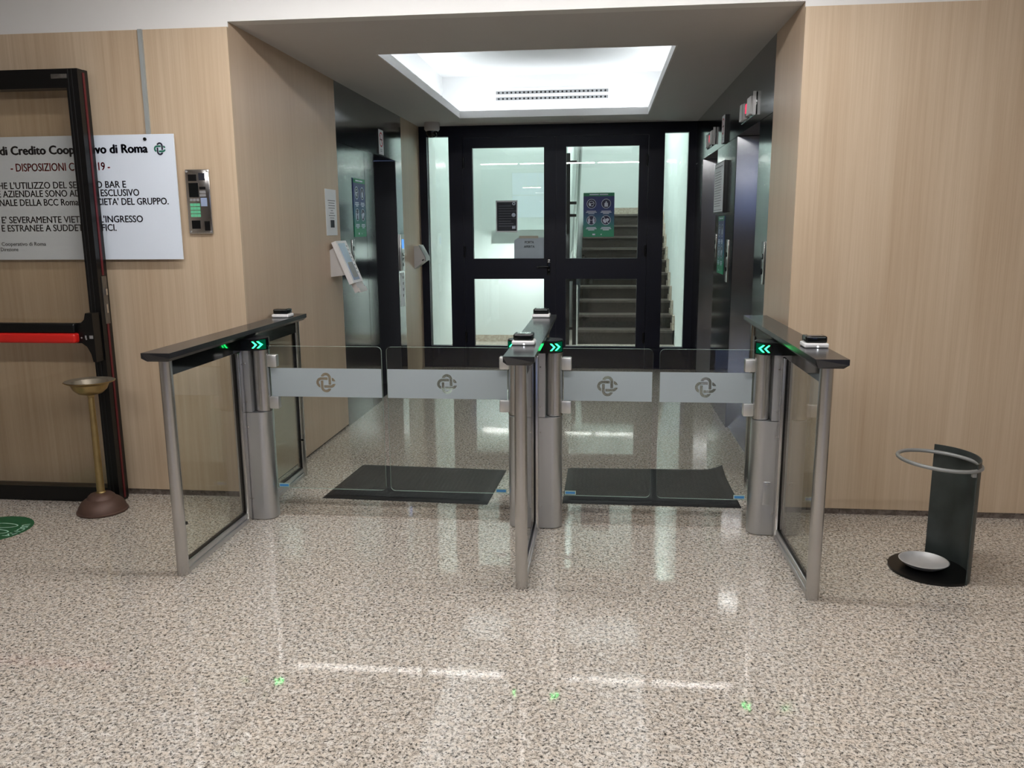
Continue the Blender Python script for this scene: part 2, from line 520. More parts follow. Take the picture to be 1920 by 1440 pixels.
def lettering(lines, mat, parent, place, name='lettering'):
    """lines: (text, x, y, width, cap height, bold); place: Matrix from x,y to world"""
    bm = bmesh.new()
    for (t, x, y, wd, h, b) in lines:
        e = b * h / .69          # stroke weight: the line is laid down a few times, shifted by a fraction of a stroke
        for dx, dy in ((-e, 0), (e, 0), (0, -.6 * e), (0, .6 * e)):
            me = text_mesh(t, wd - 2 * e, h)
            me.transform(Matrix.Translation((x + e + dx, y + dy, 0)))
            bm.from_mesh(me); bpy.data.meshes.remove(me)
    bmesh.ops.transform(bm, matrix=place, verts=bm.verts)
    off = org(parent)
    for v in bm.verts: v.co -= off
    me = bpy.data.meshes.new(name); bm.to_mesh(me); bm.free()
    me.materials.append(M[mat])
    o = bpy.data.objects.new(name, me); C.objects.link(o); o.parent = parent
    return o

def wall_y(y):      # text/pictures on a wall facing -y : (u,v) -> (u, y, v)
    return Matrix(((1, 0, 0, 0), (0, 0, 1, y), (0, 1, 0, 0), (0, 0, 0, 1)))
def wall_xl(x):     # on a wall facing +x : u runs along +y
    return Matrix(((0, 0, 1, x), (1, 0, 0, 0), (0, 1, 0, 0), (0, 0, 0, 1)))
def wall_xr(x):     # on a wall facing -x : u runs along -y
    return Matrix(((0, 0, -1, x), (-1, 0, 0, 0), (0, 1, 0, 0), (0, 0, 0, 1)))

def poly_flat(mb, pts, place, h=0.0006):
    """thin raised print: outline pts (u,v) lifted by h off the sheet"""
    A = [mb.bm.verts.new(place @ Vector((p[0], p[1], 0))) for p in pts]
    f = mb.bm.faces.new(A); f.material_index = mb.mi

def rect_flat(mb, u0, u1, v0, v1, place):
    poly_flat(mb, [(u0, v0), (u1, v0), (u1, v1), (u0, v1)], place)

def disc_flat(mb, u, v, r, place, n=28):
    poly_flat(mb, [(u + r * math.cos(2 * PI * i / n), v + r * math.sin(2 * PI * i / n)) for i in range(n)], place)

def ring_flat(mb, u, v, r0, r1, place, n=32, a0=0, a1=2 * PI):
    k = n if a1 - a0 >= 2 * PI - 1e-6 else n
    for i in range(k):
        t0, t1 = a0 + (a1 - a0) * i / n, a0 + (a1 - a0) * (i + 1) / n
        poly_flat(mb, [(u + r0 * math.cos(t0), v + r0 * math.sin(t0)), (u + r1 * math.cos(t0), v + r1 * math.sin(t0)),
                       (u + r1 * math.cos(t1), v + r1 * math.sin(t1)), (u + r0 * math.cos(t1), v + r0 * math.sin(t1))], place)

# ---------------------------------------------------------------- room numbers
W = 4.443           # face of the oak panels left and right of the lobby
D = 9.11            # face of the black door screen
XL, XR = -1.991, 0.986
ZS, ZP = 2.640, 2.612
HX0, HX1, HY0, HZ = -6.0, 5.0, -11.4, 3.6

# ---------------------------------------------------------------- setting
struct(MB().box(HX0, HX1, HY0, D + 6.2, -0.1, 0).build('floor', 'floor'), 'polished beige granite floor with dark specks', 'floor')
struct(MB().box(-1.76, 0.77, 4.165, 4.43, 0.0, 0.0012).build('trim_1', 'floor_shade'), 'floor strip coloured darker for the shadow of the glass wings', 'floor strip')  # shadow of the frosted bands, put into the floor colour
# left front oak wall and the wall behind it
struct(MB().box(HX0, XL, W, W + 0.02, 0.036, ZP).build('wall_left', 'wood'), 'pale oak panel wall left of the lobby opening', 'wall')
struct(MB().box(XR, HX1, W, W + 0.02, 0.034, ZP).build('wall_right', 'wood'), 'pale oak panel wall right of the lobby opening', 'wall')
struct(MB().box(HX0, XL - 0.02, W + 0.02, W + 0.14, 0, 3.0).build('wall_left_core', 'white_wall'))
struct(MB().box(XR + 0.02, HX1, W + 0.02, W + 0.14, 0, 3.0).build('wall_right_core', 'white_wall'))
struct(MB().box(HX0, XL - 0.004, W + 0.008, W + 0.02, 0, 0.036).build('baseboard_left', 'skirt'), 'dark grey granite skirting under the left oak wall', 'skirting')
struct(MB().box(XR + 0.004, HX1, W + 0.008, W + 0.02, 0, 0.034).build('baseboard_right', 'skirt'), 'dark grey granite skirting under the right oak wall', 'skirting')
struct(MB().box(HX0, XL, W + 0.012, W + 0.02, ZP, HZ).box(XR, HX1, W + 0.012, W + 0.02, ZP, HZ).box(XL, XR, W + 0.011, W + 0.1, ZS, HZ).build('trim_2', 'white_wall'), 'white bulkhead band above the oak walls', 'bulkhead')
# lobby side walls
struct(MB().box(XL - 0.02, XL, W + 0.02, 6.22, 0.02, ZS).build('wall_left_lobby', 'wood_side'), 'pale oak side wall of the lobby before the left lift', 'wall')
struct(MB().box(XR, XR + 0.02, W + 0.02, 5.13, 0.02, ZS).build('wall_right_lobby', 'wood_side'), 'pale oak side wall of the lobby before the right lifts', 'wall')
struct(MB().box(XL - 0.02, XL, 8.28, D, 0.0, ZS).build('wall_left_end', 'wood_side'), 'narrow pale oak wall beside the black door screen', 'wall')
struct(MB().box(XL - 0.5, XL - 0.02, W + 0.14, 6.19, 0, 2.62).build('wall_left_lobby_core', 'black_matt'))
struct(MB().box(XL - 0.5, XL - 0.345, 6.22, 8.28, 0, 2.62).build('wall_left_shaft', 'black_matt'))
struct(MB().box(XR + 0.02, XR + 0.5, W + 0.14, 5.10, 0, 2.62).build('wall_right_lobby_core', 'black_matt'))
struct(MB().box(XR + 0.345, XR + 0.5, 5.13, D, 0, 2.62).build('wall_right_shaft', 'black_matt'))

# lobby soffit with the cove opening
CX0, CX1, CY0, CY1 = -1.44, 0.45, 5.38, 8.50
so = MB()
so.box(XL - 0.02, CX0, W + 0.1, D + 0.1, ZS, ZS + 0.02)
so.box(CX1, XR + 0.02, W + 0.1, D + 0.1, ZS, ZS + 0.02)
so.box(CX0, CX1, W + 0.1, CY0, ZS, ZS + 0.02)
so.box(CX0, CX1, CY1, D + 0.1, ZS, ZS + 0.02)
struct(so.build('ceiling', 'soffit'), 'grey white lobby soffit around the lit recess', 'ceiling')
# recess: upstand lip, ledge, walls and top
L = 0.068
IX0, IX1, IY0, IY1, IZ = -1.66, 0.66, 5.16, 8.80, 3.09
lip = MB()
t = 0.012
lip.box(CX0, CX1, CY0, CY0 + t, ZS, ZS + L); lip.box(CX0, CX1, CY1 - t, CY1, ZS, ZS + L)
lip.box(CX0, CX0 + t, CY0 + t, CY1 - t, ZS, ZS + L); lip.box(CX1 - t, CX1, CY0 + t, CY1 - t, ZS, ZS + L)
struct(lip.build('trim_3', 'white_wall'), 'white upstand lip around the lit ceiling recess', 'ceiling lip')
cv = MB()
cv.box(IX0 - .03, IX1 + .03, IY0 - .03, IY1 + .03, IZ, IZ + .03)
cv.box(IX0 - .03, IX0, IY0, IY1, ZS + .02, IZ); cv.box(IX1, IX1 + .03, IY0, IY1, ZS + .02, IZ)
cv.box(IX0 - .03, IX1 + .03, IY0 - .03, IY0, ZS + .02, IZ); cv.box(IX0 - .03, IX1 + .03, IY1, IY1 + .03, ZS + .02, IZ)
struct(cv.build('ceiling_recess', 'white_wall'), 'white inside of the lit ceiling recess', 'ceiling')
cl = thing('cove_light', 'hidden light strips behind the lip of the ceiling recess', 'light', (-.5, 7, ZS))
for a in ((CX0 - .10, CX0 - .06, CY0, CY1), (CX1 + .06, CX1 + .10, CY0, CY1), (CX0, CX1, CY0 - .10, CY0 - .06), (CX0, CX1, CY1 + .06, CY1 + .10)):
    MB().box(*a, ZS + .022, ZS + .045).build('light_strip', 'cove', cl)

# hall behind and around the camera
struct(MB().box(HX0 - .1, HX0, HY0, W + .14, 0, HZ).build('wall_hall_left', 'hall_wall'))
struct(MB().box(HX1, HX1 + .1, HY0, W + .14, 0, HZ).build('wall_hall_right', 'hall_wall'))
struct(MB().box(HX0 - .1, HX1 + .1, HY0 - .1, W + .14, HZ, HZ + .1).build('ceiling_hall', 'hall_ceiling'))
wins = [(-3.2, -1.95, 1.9, 3.5), (1.45, 2.05, 2.45, 3.5), (2.7, 4.9, 1.2, 3.4)]
struct(MB().frame(HX0 - .1, HX1 + .1, 0, HZ, wins, HY0 - .1, HY0).build('wall_back', 'hall_wall'))
for i, (a, b, c, d) in enumerate(wins):
    f = MB()
    f.frame(a, b, c, d, [(a + .03, b - .03, c + .03, d - .03)], HY0 - .09, HY0 - .04)
    f.box(a, b, HY0 - .08, HY0 - .05, (c + d) / 2 - .015, (c + d) / 2 + .015)
    o = struct(f.build('window_%d' % (i + 1), 'black_matt'))
    MB().box(a + .03, b - .03, HY0 - .07, HY0 - .064, c + .03, d - .03).build('pane', 'window_glass', o)

def lamp(x0, x1, y, label):
    o = thing('linear_ceiling_lamp', label, 'lamp', ((x0 + x1) / 2, y, 2.853), 'linear lamps of the hall')
    MB().box(x0, x1, y - .035, y + .035, 2.868, 2.915).box(x0 + .1, x0 + .11, y - .005, y + .005, 2.915, HZ).box(x1 - .11, x1 - .1, y - .005, y + .005, 2.915, HZ).build('housing', 'white', o)
    MB().box(x0 + .01, x1 - .01, y - .03, y + .03, 2.853, 2.868).build('diffuser', 'lamp', o)
for k in range(4):
    lamp(-3.3 + 1.6 * k, -1.75 + 1.6 * k, 0.80, ['leftmost', 'second from left', 'third from left', 'rightmost'][k] + ' of the four white linear lamps in a row above the hall')
for k in range(2):
    lamp(-2.15 + 1.65 * k, -0.55 + 1.65 * k, 3.45, ['left', 'right'][k] + ' white linear lamp hanging right above the glass gates')
lamp(-2.6, -2.0, -9.4, 'short white linear lamp at the far back of the hall, left')

# ---------------------------------------------------------------- black door screen at the end of the lobby
FX0, FX1 = XL, XR
scr = MB().frame(FX0, FX1, 0, ZS, [(-1.908, -1.666, 0.245, 2.53), (-1.515, 0.488, 0.0, 2.515), (0.654, 0.903, 0.245, 2.53)], D, D + .08)
struct(scr.build('trim_4', 'navy'), 'fixed blue black frame around the double door and side panes', 'door frame')
for i, (a, b) in enumerate(((-1.908, -1.666), (0.654, 0.903))):
    o = MB().box(a, b, D + .03, D + .038, 0.245, 2.53).build('window_%d' % (4 + i), 'glass_door')
    struct(o, ['narrow clear side pane left of the black double door', 'narrow clear side pane right of the black double door'][i], 'window')
MB_k = MB().box(-1.90, -1.53, D - .004, D, 0.012, 0.235).box(0.50, 0.95, D - .004, D, 0.012, 0.235)
struct(MB_k.build('trim_5', 'navy_gloss'), 'glossy dark kick plates under the two side panes', 'kick plate')
for i, (a, b, p0, p1) in enumerate(((-1.512, -0.512, -1.405, -0.625), (-0.506, 0.485, -0.385, 0.388))):
    d = MB().frame(a, b, 0.005, 2.512, [(p0, p1, 0.25, 0.999), (p0, p1, 1.222, 2.405)], D - .012, D + .05).build('door_%d' % (2 + i), 'navy')
    struct(d, ['left leaf of the blue black glazed double door', 'right leaf of the blue black glazed double door'][i], 'door')
    for z0, z1 in ((0.25, 0.999), (1.222, 2.405)):
        MB().box(p0, p1, D + .02, D + .028, z0, z1).build('pane', 'glass_door', d)
    MB().box(a + .04, b - .04, D - .016, D - .012, 0.012, 0.232).build('kick_plate', 'navy_gloss', d)
    for z in (0.35, 1.3, 2.25):
        x = a + .012 if i == 0 else b - .012
        MB().tube((x, D - .022, z - .06), (x, D - .022, z + .06), .011, n=12).build('hinge', 'black', d)
    if i == 0:
        MB().box(b - .02, b + .018, D - .018, D - .0125, .01, 2.505).build('meeting_strip', 'navy', d)
        h = MB()
        h.box(-.590, -.555, D - .022, D - .012, 1.04, 1.22, .004)
        h.tube((-.572, D - .012, 1.135), (-.572, D - .06, 1.135), .009, n=12)
        h.path([(-.572, D - .06, 1.135), (-.60, D - .062, 1.135), (-.70, D - .058, 1.133)], .009)
        h.tube((-.572, D - .03, 1.075), (-.572, D - .012, 1.075), .009, n=12)
        h.build('door_handle', 'black_gloss', d)

# ---------------------------------------------------------------- stairwell behind the door
SY = 11.1
XS0, XS1 = -0.30, 0.967
struct(MB().box(-2.02, -1.90, D + .08, 11.3, 0, 4.6).build('wall_stair_left', 'stair_wall'))
struct(MB().box(-2.02, -0.46, 11.3, 11.42, 0, 4.6).build('wall_stair_back', 'stair_wall'), 'white stairwell wall behind the left door leaf', 'wall')
struct(MB().box(XS1 + .02, XS1 + .14, D + .08, 15.3, 0, 4.6).build('wall_stair_right', 'stair_wall'), 'white stairwell wall beside the stairs', 'wall')
struct(MB().box(-0.58, XS1 + .02, 15.13, 15.25, 0, 4.6).build('wall_stair_end', 'stair_wall'))
struct(MB().box(-0.58, -0.46, 11.42, 15.1, 0, 4.6).build('wall_stair_inner', 'stair_wall'))
struct(MB().box(-2.02, XS1 + .14, D + .08, 15.3, 4.6, 4.7).build('ceiling_stair', 'stair_wall'))
struct(MB().box(-2.0, XS1 + .1, D + .02, D + .1, ZS, 4.7).build('wall_stair_front', 'stair_wall'))
struct(MB().box(-1.90, -0.46, 11.288, 11.3, 0, .09).box(-1.90, -1.888, D + .09, 11.288, 0, .09).build('baseboard_stair', 'stair_light'), 'pale granite skirting at the stairwell foot', 'skirting')
lp = MB().box(-1.40, -0.46, 10.57, 11.3, 1.46, 1.53).box(-1.40, -0.46, 10.55, 10.57, 1.36, 1.53).box(-1.25, -0.46, 10.95, 11.3, 1.53, 1.59)  # slab and downstand lip added to hold and hide the fill light
struct(lp.build('trim_6', 'stair_wall'), 'white added landing edge and lip around the fill light behind the left door leaf', 'landing edge')
ll = thing('stairwell_lamp', 'added fill light hidden under the ledge behind the left door leaf', 'lamp', (-1, 10.7, 1.46), 'stairwell lamps')  # no real fixture: fill light added for the bright lower wall
MB().box(-1.30, -0.52, 10.59, 10.80, 1.44, 1.46).build('diffuser', 'landing_fill', ll)
ll = thing('stairwell_lamp', 'ceiling lamp high in the stairwell above the stairs', 'lamp', (.3, 12, 4.6), 'stairwell lamps')
MB().box(-0.1, 0.75, 11.6, 12.4, 4.57, 4.6).build('diffuser', 'stair_lamp', ll)
ll = thing('stairwell_lamp', 'ceiling lamp high in the stairwell over the entrance landing', 'lamp', (-1, 10.2, 4.6), 'stairwell lamps')
MB().box(-1.3, -0.8, 10.0, 10.5, 4.57, 4.6).build('diffuser', 'stair_lamp', ll)

st = thing('staircase', 'dark brown granite stairs rising behind the right door leaf', 'stairs', (.33, SY, 0))
RISE, RUN, NS = .175, .30, 10
for k in range(NS):
    y0 = SY + RUN * k
    z1 = .19 + RISE * k
    y1 = y0 + RUN + .02 if k < NS - 1 else 15.1
    s_ = MB().box(XS0, XS1, y0, y1, max(0, z1 - .21), z1 - .03).build('step', 'stair_stone', st)
    MB().box(XS0, XS1, y0 - .02, y1, z1 - .03, z1).build('tread', 'stair_nose', s_)
    MB().box(XS1 - .012, XS1 + .018, y0 - .02, y0 + .09, z1, z1 + .20).box(XS1 - .012, XS1 + .018, y0 + .09, y1, z1, z1 + .07).build('skirting', 'stair_light', s_)
MB().box(XS0, XS1, 15.08, 15.1, .19 + RISE * (NS - 1), .19 + RISE * (NS - 1) + .13).build('landing_skirting', 'stair_light', st)
rl = thing('stair_railing', 'thick chrome handrail with black bars left of the stairs', 'railing', (-.36, 11, 0))
MB().path([(-.363, 10.9, 1.06), (-.363, 11.0, 1.09), (-.363, 11.1, 1.146), (-.366, 12.5, 1.972), (-.37, 15.0, 3.45)], .042, 18).build('handrail', 'rail_steel', rl)
for x, z1 in ((-.35, 1.12), (-.44, 2.5)):
    MB().box(x - .025, x + .025, 11.0, 11.05, 0, z1).build('post', 'black', rl)
for z in (.22, .87, 1.71, 1.87, 2.39):
    MB().box(-.455, -.33, 11.01, 11.04, z - .018, z + .018).build('crossbar', 'black', rl)
MB().box(-.325, -.305, 11.02, 11.04, 0, .8).build('stringer', 'white', rl)

# ---------------------------------------------------------------- lift entrances
def lift_left():
    o = thing('lift_entrance', 'dark steel lift entrance on the left lobby wall', 'lift', (XL, 7.2, 0), 'steel lift entrances')
    b = XL - .34
    MB().box(b, XL, 6.22, 8.28, 2.20, ZS).build('lintel', 'lift_steel', o)
    MB().box(b, XL, 6.22, 6.945, 0, 2.197).build('side_panel', 'lift_steel', o)
    MB().box(b, XL + .001, 6.949, 7.23, 0, 2.197).build('jamb', 'lift_steel', o)
    MB().box(b, XL, 8.03, 8.28, 0, 2.197).build('jamb', 'lift_steel', o)
    MB().box(b + .06, XL - .004, 8.022, 8.03, 0, 2.197).build('added_return', 'lift_return', o)  # satin sheet added to lift the tone of the far jamb
    MB().box(b, b + .05, 7.23, 7.63, 0, 2.197).build('door_panel', 'lift_steel', o)
    MB().box(b, b + .045, 7.634, 8.03, 0, 2.197).build('door_panel', 'lift_steel', o)
    MB().box(b, XL - .02, 7.23, 8.03, 0, .006).build('sill', 'steel', o)
lift_left()
def lift_right(label, y0, a, c, y1):
    o = thing('lift_entrance', label, 'lift', (XR, (a + c) / 2, 0), 'steel lift entrances')
    b = XR + .34
    MB().box(XR, b, y0, y1, 2.205, ZS).build('lintel', 'lift_steel', o)
    MB().box(XR, b, y0, a, 0, 2.202).build('jamb', 'lift_steel', o)
    MB().box(XR, b, c, y1, 0, 2.202).build('jamb', 'lift_steel', o)
    MB().prism([(XR + .003, c), (XR + .003, c - .004), (b - .06, c - .0563), (b - .06, c)], 'z', 0, 2.202).build('added_return', 'lift_steel_soft', o)  # tilted sheet added so the square jamb mirrors the blue window
    MB().box(b - .05, b, a, (a + c) / 2 - .002, 0, 2.202).build('door_panel', 'lift_steel', o)
    MB().box(b - .045, b, (a + c) / 2 + .002, c, 0, 2.202).build('door_panel', 'lift_steel', o)
    MB().box(XR + .02, b, a, c, 0, .006).build('sill', 'steel', o)
lift_right('near one of the two dark steel lift entrances on the right wall', 5.13, 5.53, 6.43, 6.94)
lift_right('far one of the two right-hand lift entrances, next to the black door', 6.942, 7.45, 8.53, D)

def indicator(y, label):
    o = thing('lift_indicator', label, 'indicator', (XR, y, 2.35), 'lift direction indicators')
    MB().box(XR - .005, XR, y - .274, y + .289, 2.265, 2.405, .002).build('plate', 'lift_steel', o)
    MB().prism([(y + .274, 2.28), (y + .160, 2.28), (y + .175, 2.39), (y + .251, 2.39)], 'x', XR - .022, XR - .005).build('lamp_shade', 'white', o)
    MB().prism([(y + .129, 2.28), (y + .091, 2.28), (y + .091, 2.385), (y + .129, 2.385)], 'x', XR - .018, XR - .005).build('lamp_shade', 'white', o)
    MB().prism([(y - .038, 2.28), (y - .182, 2.28), (y - .205, 2.39), (y - .061, 2.39)], 'x', XR - .026, XR - .005).build('lamp_shade', 'white', o)
    MB().box(XR - .014, XR - .005, y - .023, y + .076, 2.285, 2.39, .003).build('display', 'black_gloss', o)
    MB().box(XR - .017, XR - .014, y - .008, y + .061, 2.31, 2.37).build('red_light', 'led_red', o)
    MB().box(XR - .022, XR - .005, y - .281, y - .258, 2.262, 2.408).build('end_plate', 'white', o)
indicator(5.96, 'white wedge floor indicator with red light above the near right lift')
indicator(7.90, 'white wedge floor indicator with red light above the far right lift')

def call_panel(side, y0, y1, z0, z1, label):
    x = XL if side < 0 else XR
    sx = 1 if side < 0 else -1
    X = lambda d: x + sx * d
    o = thing('lift_call_panel', label, 'call panel', (x, (y0 + y1) / 2, (z0 + z1) / 2), 'lift call panels')
    MB().box(min(x, X(.006)), max(x, X(.006)), y0, y1, z0, z1, .003).build('plate', 'steel', o)
    ym = (y0 + y1) / 2
    for k in range(2):
        z = z0 + (z1 - z0) * (.3 + .35 * k)
        MB().tube((X(.006), ym, z), (X(.011), ym, z), min(.018, (y1 - y0) * .3), n=16).build('button', 'black_gloss', o)
    return o
call_panel(-1, 6.50, 6.57, 1.27, 1.47, 'small steel call plate below the covid poster on the left lift')
call_panel(1, 5.17, 5.25, 1.20, 1.46, 'steel call plate at the oak edge of the near right lift')
call_panel(1, 6.62, 6.72, 1.12, 1.45, 'steel call plate with buttons in front of the right covid poster')
call_panel(1, 7.32, 7.40, 1.29, 1.49, 'steel call plate behind the right covid poster')
o = thing('lift_display_panel', 'call panel with blue display at the far edge of the left lift', 'call panel', (XL, 8.16, 1.3))
MB().box(XL, XL + .014, 8.08, 8.24, 1.14, 1.50, .003).build('plate', 'steel_light', o)
MB().box(XL + .014, XL + .016, 8.13, 8.21, 1.36, 1.45).build('display', 'screen_blue', o)
for z in (1.20, 1.25, 1.30):
    MB().tube((XL + .014, 8.17, z), (XL + .022, 8.17, z), .016, n=14).build('button', 'black_gloss', o)
o = thing('instruction_strip', 'white strip with dark pictograms below the blue lift display', 'notice', (XL, 8.16, .9))
MB().box(XL, XL + .003, 8.08, 8.24, .78, 1.12).build('sheet', 'paper', o)
for k in range(4):
    g = MB(); disc_flat(g, 8.18, 1.07 - .06 * k, .016, wall_xl(XL + .004), 14); g.build('pictogram', 'ink_black', o)

# ---------------------------------------------------------------- covid posters
def make_poster(place, n, label):
    """place maps (u,v,0) to the sheet; n is the outward normal"""
    wd, h = .333, .468
    base = place @ Vector((0, 0, 0))
    o = thing('hygiene_poster', label, 'poster', tuple(base), 'covid hygiene posters')
    P = lambda d: Matrix.Translation(Vector(n) * d) @ place
    def slab(u0, u1, v0, v1, d0, d1):
        mb = MB()
        A = [mb.bm.verts.new(P(d0) @ Vector(q + (0,))) for q in ((u0, v0), (u1, v0), (u1, v1), (u0, v1))]
        B = [mb.bm.verts.new(P(d1) @ Vector(q + (0,))) for q in ((u0, v0), (u1, v0), (u1, v1), (u0, v1))]
        for i in range(4): mb.bm.faces.new((A[i], A[(i + 1) % 4], B[(i + 1) % 4], B[i]))
        mb.bm.faces.new(A); mb.bm.faces.new(B)
        return mb
    slab(0, wd, 0, h, 0, .004).build('sheet', gradient_poster('poster_gradient', 0, h * .93), o)
    slab(0, wd, h - .036, h, .004, .0046).build('header', 'poster_green', o)
    p = P(.0054)
    t_ = MB()
    rect_flat(t_, .065, .165, h - .024, h - .013, p); rect_flat(t_, .172, .265, h - .024, h - .013, p)
    cells = [(.087, .352), (.245, .352), (.087, .178), (.245, .178)]
    for (u, v) in cells:
        for k, f in enumerate((.9, 1.05, .6)):
            rect_flat(t_, u - .055 * f, u + .055 * f, v - .082 - .013 * k, v - .074 - .013 * k, p)
    rect_flat(t_, .10, .13, .018, .034, p); rect_flat(t_, .19, .20, .02, .032, p)
    t_.build('printed_text', 'poster_white', o)
    fields = []
    for (u, v) in cells:
        d_ = MB(); disc_flat(d_, u, v, .046, P(.0050))
        fields.append(d_.build('icon_field', 'poster_navy', o))
    def fresh(k):
        m_ = MB(); ring_flat(m_, *cells[k], .046, .051, p)
        return m_
    g_ = fresh(0)
    u, v = cells[0]     # face with mask
    ring_flat(g_, u, v, .026, .031, p, 24, -.2, PI + .5)
    poly_flat(g_, [(u - .03, v + .008), (u - .008, v + .006), (u - .004, v - .022), (u - .020, v - .026), (u - .030, v - .012)], p)
    poly_flat(g_, [(u - .006, v + .004), (u + .028, v + .012), (u + .028, v + .007), (u - .005, v - .002)], p)
    poly_flat(g_, [(u - .002, v - .028), (u + .018, v - .028), (u + .024, v - .006), (u + .018, v - .006), (u + .014, v - .022), (u - .002, v - .022)], p)
    g_.build('icon', 'poster_white', fields[0]); g_ = fresh(1)
    u, v = cells[1]     # bottle
    poly_flat(g_, [(u - .019, v - .032), (u + .019, v - .032), (u + .019, v + .004), (u + .006, v + .015), (u + .005, v + .027), (u - .005, v + .027), (u - .006, v + .015), (u - .019, v + .004)], p)
    g_.build('icon', 'poster_white', fields[1]); g_ = fresh(2)
    u, v = cells[2]     # two people apart
    for s_ in (-1, 1):
        disc_flat(g_, u + s_ * .025, v + .024, .007, p, 14)
        poly_flat(g_, [(u + s_ * .025 - .012, v + .014), (u + s_ * .025 + .012, v + .014), (u + s_ * .025 + .009, v - .034), (u + s_ * .025 - .009, v - .034)], p)
    rect_flat(g_, u - .012, u + .012, v - .003, v + .001, p)
    g_.build('icon', 'poster_white', fields[2]); g_ = fresh(3)
    u, v = cells[3]     # struck-out handshake
    poly_flat(g_, [(u - .036, v + .004), (u - .018, v + .014), (u + .008, v - .018), (u - .006, v - .034), (u - .026, v - .024)], p)
    poly_flat(g_, [(u - .004, v + .012), (u + .018, v + .022), (u + .036, v + .010), (u + .028, v - .008), (u + .012, v - .016)], p)
    poly_flat(g_, [(u - .034, v + .038), (u - .030, v + .042), (u + .034, v - .038), (u + .030, v - .042)], p)
    g_.build('icon', 'poster_white', fields[3])
make_poster(Matrix.Translation((-.199, D + .016, 1.452)) @ wall_y(0), (0, -1, 0), 'blue green covid poster with four icons on the right door leaf')
make_poster(Matrix.Translation((XL + .0015, 6.585, 1.49)) @ wall_xl(0), (1, 0, 0), 'blue green covid poster on the left lift side panel')
make_poster(Matrix.Translation((XR, 7.215, 1.168)) @ wall_xr(0), (-1, 0, 0), 'blue green covid poster on the pillar between the right lifts')

# ---------------------------------------------------------------- sheets on door and walls
Y = D + .016
o = thing('door_notice', 'black printed notice with white border on the left door leaf', 'notice', (-1.04, Y, 1.67))
MB().box(-1.155, -.918, Y, Y + .003, 1.508, 1.850).build('sheet', 'paper', o)
MB().box(-1.143, -.928, Y - .001, Y, 1.522, 1.832).build('dark_print', 'ink_black', o)
t_ = MB(); p = wall_y(Y - .0018)
for k in range(9):
    z = 1.787 - .027 * k
    rect_flat(t_, -1.125, -.99 + .03 * ((k * 7) % 3), z, z + .006, p)
t_.build('printed_text', 'ink_grey', o)
i_ = MB()
ring_flat(i_, -.957, 1.815, .008, .018, p); disc_flat(i_, -.960, 1.693, .022, p); rect_flat(i_, -.977, -.940, 1.545, 1.578, p)
i_.build('icon', 'poster_white', o)
o = thing('paper_sign', 'white paper reading PORTA APERTA on the left door leaf', 'sign', (-.79, Y, 1.33))
MB().prism([(-.955, 1.223), (-.627, 1.223), (-.627, 1.447), (-.915, 1.447), (-.955, 1.415)], 'y', Y, Y + .002).build('sheet', 'paper_grey', o)
lettering([('PORTA', -.838, 1.385, .10, .026, .01), ('APERTA', -.848, 1.338, .118, .026, .01)], 'ink_black', o, wall_y(Y - .001))
MB().box(-.90, -.69, Y - .001, Y, 1.440, 1.468).build('tape', 'tape', o)

o = thing('paper_notice', 'white typed sheet with a small photo on the left oak lobby wall', 'notice', (XL, 6.02, 1.67))
MB().box(XL, XL + .003, 5.90, 6.145, 1.508, 1.842).build('sheet', 'paper', o)
t_ = MB(); p = wall_xl(XL + .004)
for k in range(9):
    f = (1, .8, .9, .85, .3, .55, .85, .6, .0)[k]
    rect_flat(t_, 6.03 - .085 * f, 6.03 + .085 * f, 1.758 - .018 * k, 1.763 - .018 * k, p)
t_.build('printed_text', 'ink_grey', o)
g_ = MB(); rect_flat(g_, 5.99, 6.08, 1.565, 1.62, p); g_.build('picture', 'ink_black', o)

def no_smoking(place, n, label, loc, thick):
    o = thing('no_smoking_sign', label, 'sign', loc, 'no smoking signs')
    P = lambda d: Matrix.Translation(Vector(n) * d) @ place
    mb = MB()
    wd, h = .165, .215
    A = [mb.bm.verts.new(P(0) @ Vector(q + (0,))) for q in ((0, 0), (wd, 0), (wd, h), (0, h))]
    B = [mb.bm.verts.new(P(thick) @ Vector(q + (0,))) for q in ((0, 0), (wd, 0), (wd, h), (0, h))]
    for i in range(4):
        f = mb.bm.faces.new((A[i], A[(i + 1) % 4], B[(i + 1) % 4], B[i])); f.material_index = 1
    mb.bm.faces.new(A); mb.bm.faces.new(B)
    mb.build('plate', ['paper', 'black'], o)
    p = P(thick + .0012)
    r_ = MB(); ring_flat(r_, wd / 2, .13, .052, .064, p)
    poly_flat(r_, [(wd / 2 - .045, .168), (wd / 2 - .038, .175), (wd / 2 + .045, .092), (wd / 2 + .038, .085)], p)
    r_.build('prohibition_ring', 'ink_red', o)
    c_ = MB(); q = P(thick + .0007)
    rect_flat(c_, wd / 2 - .036, wd / 2 + .036, .124, .136, q)
    rect_flat(c_, .045, .12, .040, .044, q); rect_flat(c_, .05, .115, .026, .030, q)
    c_.build('cigarette', 'ink_black', o)
no_smoking(Matrix.Translation((XL, 7.41, 2.212)) @ wall_xl(0), (1, 0, 0), 'no smoking sign on the lintel of the left lift', (XL, 7.5, 2.3), .008)
no_smoking(Matrix.Translation((XR, 7.12, 2.215)) @ wall_xr(0), (-1, 0, 0), 'no smoking sign with dark edge between the right lifts', (XR, 7.0, 2.3), .02)

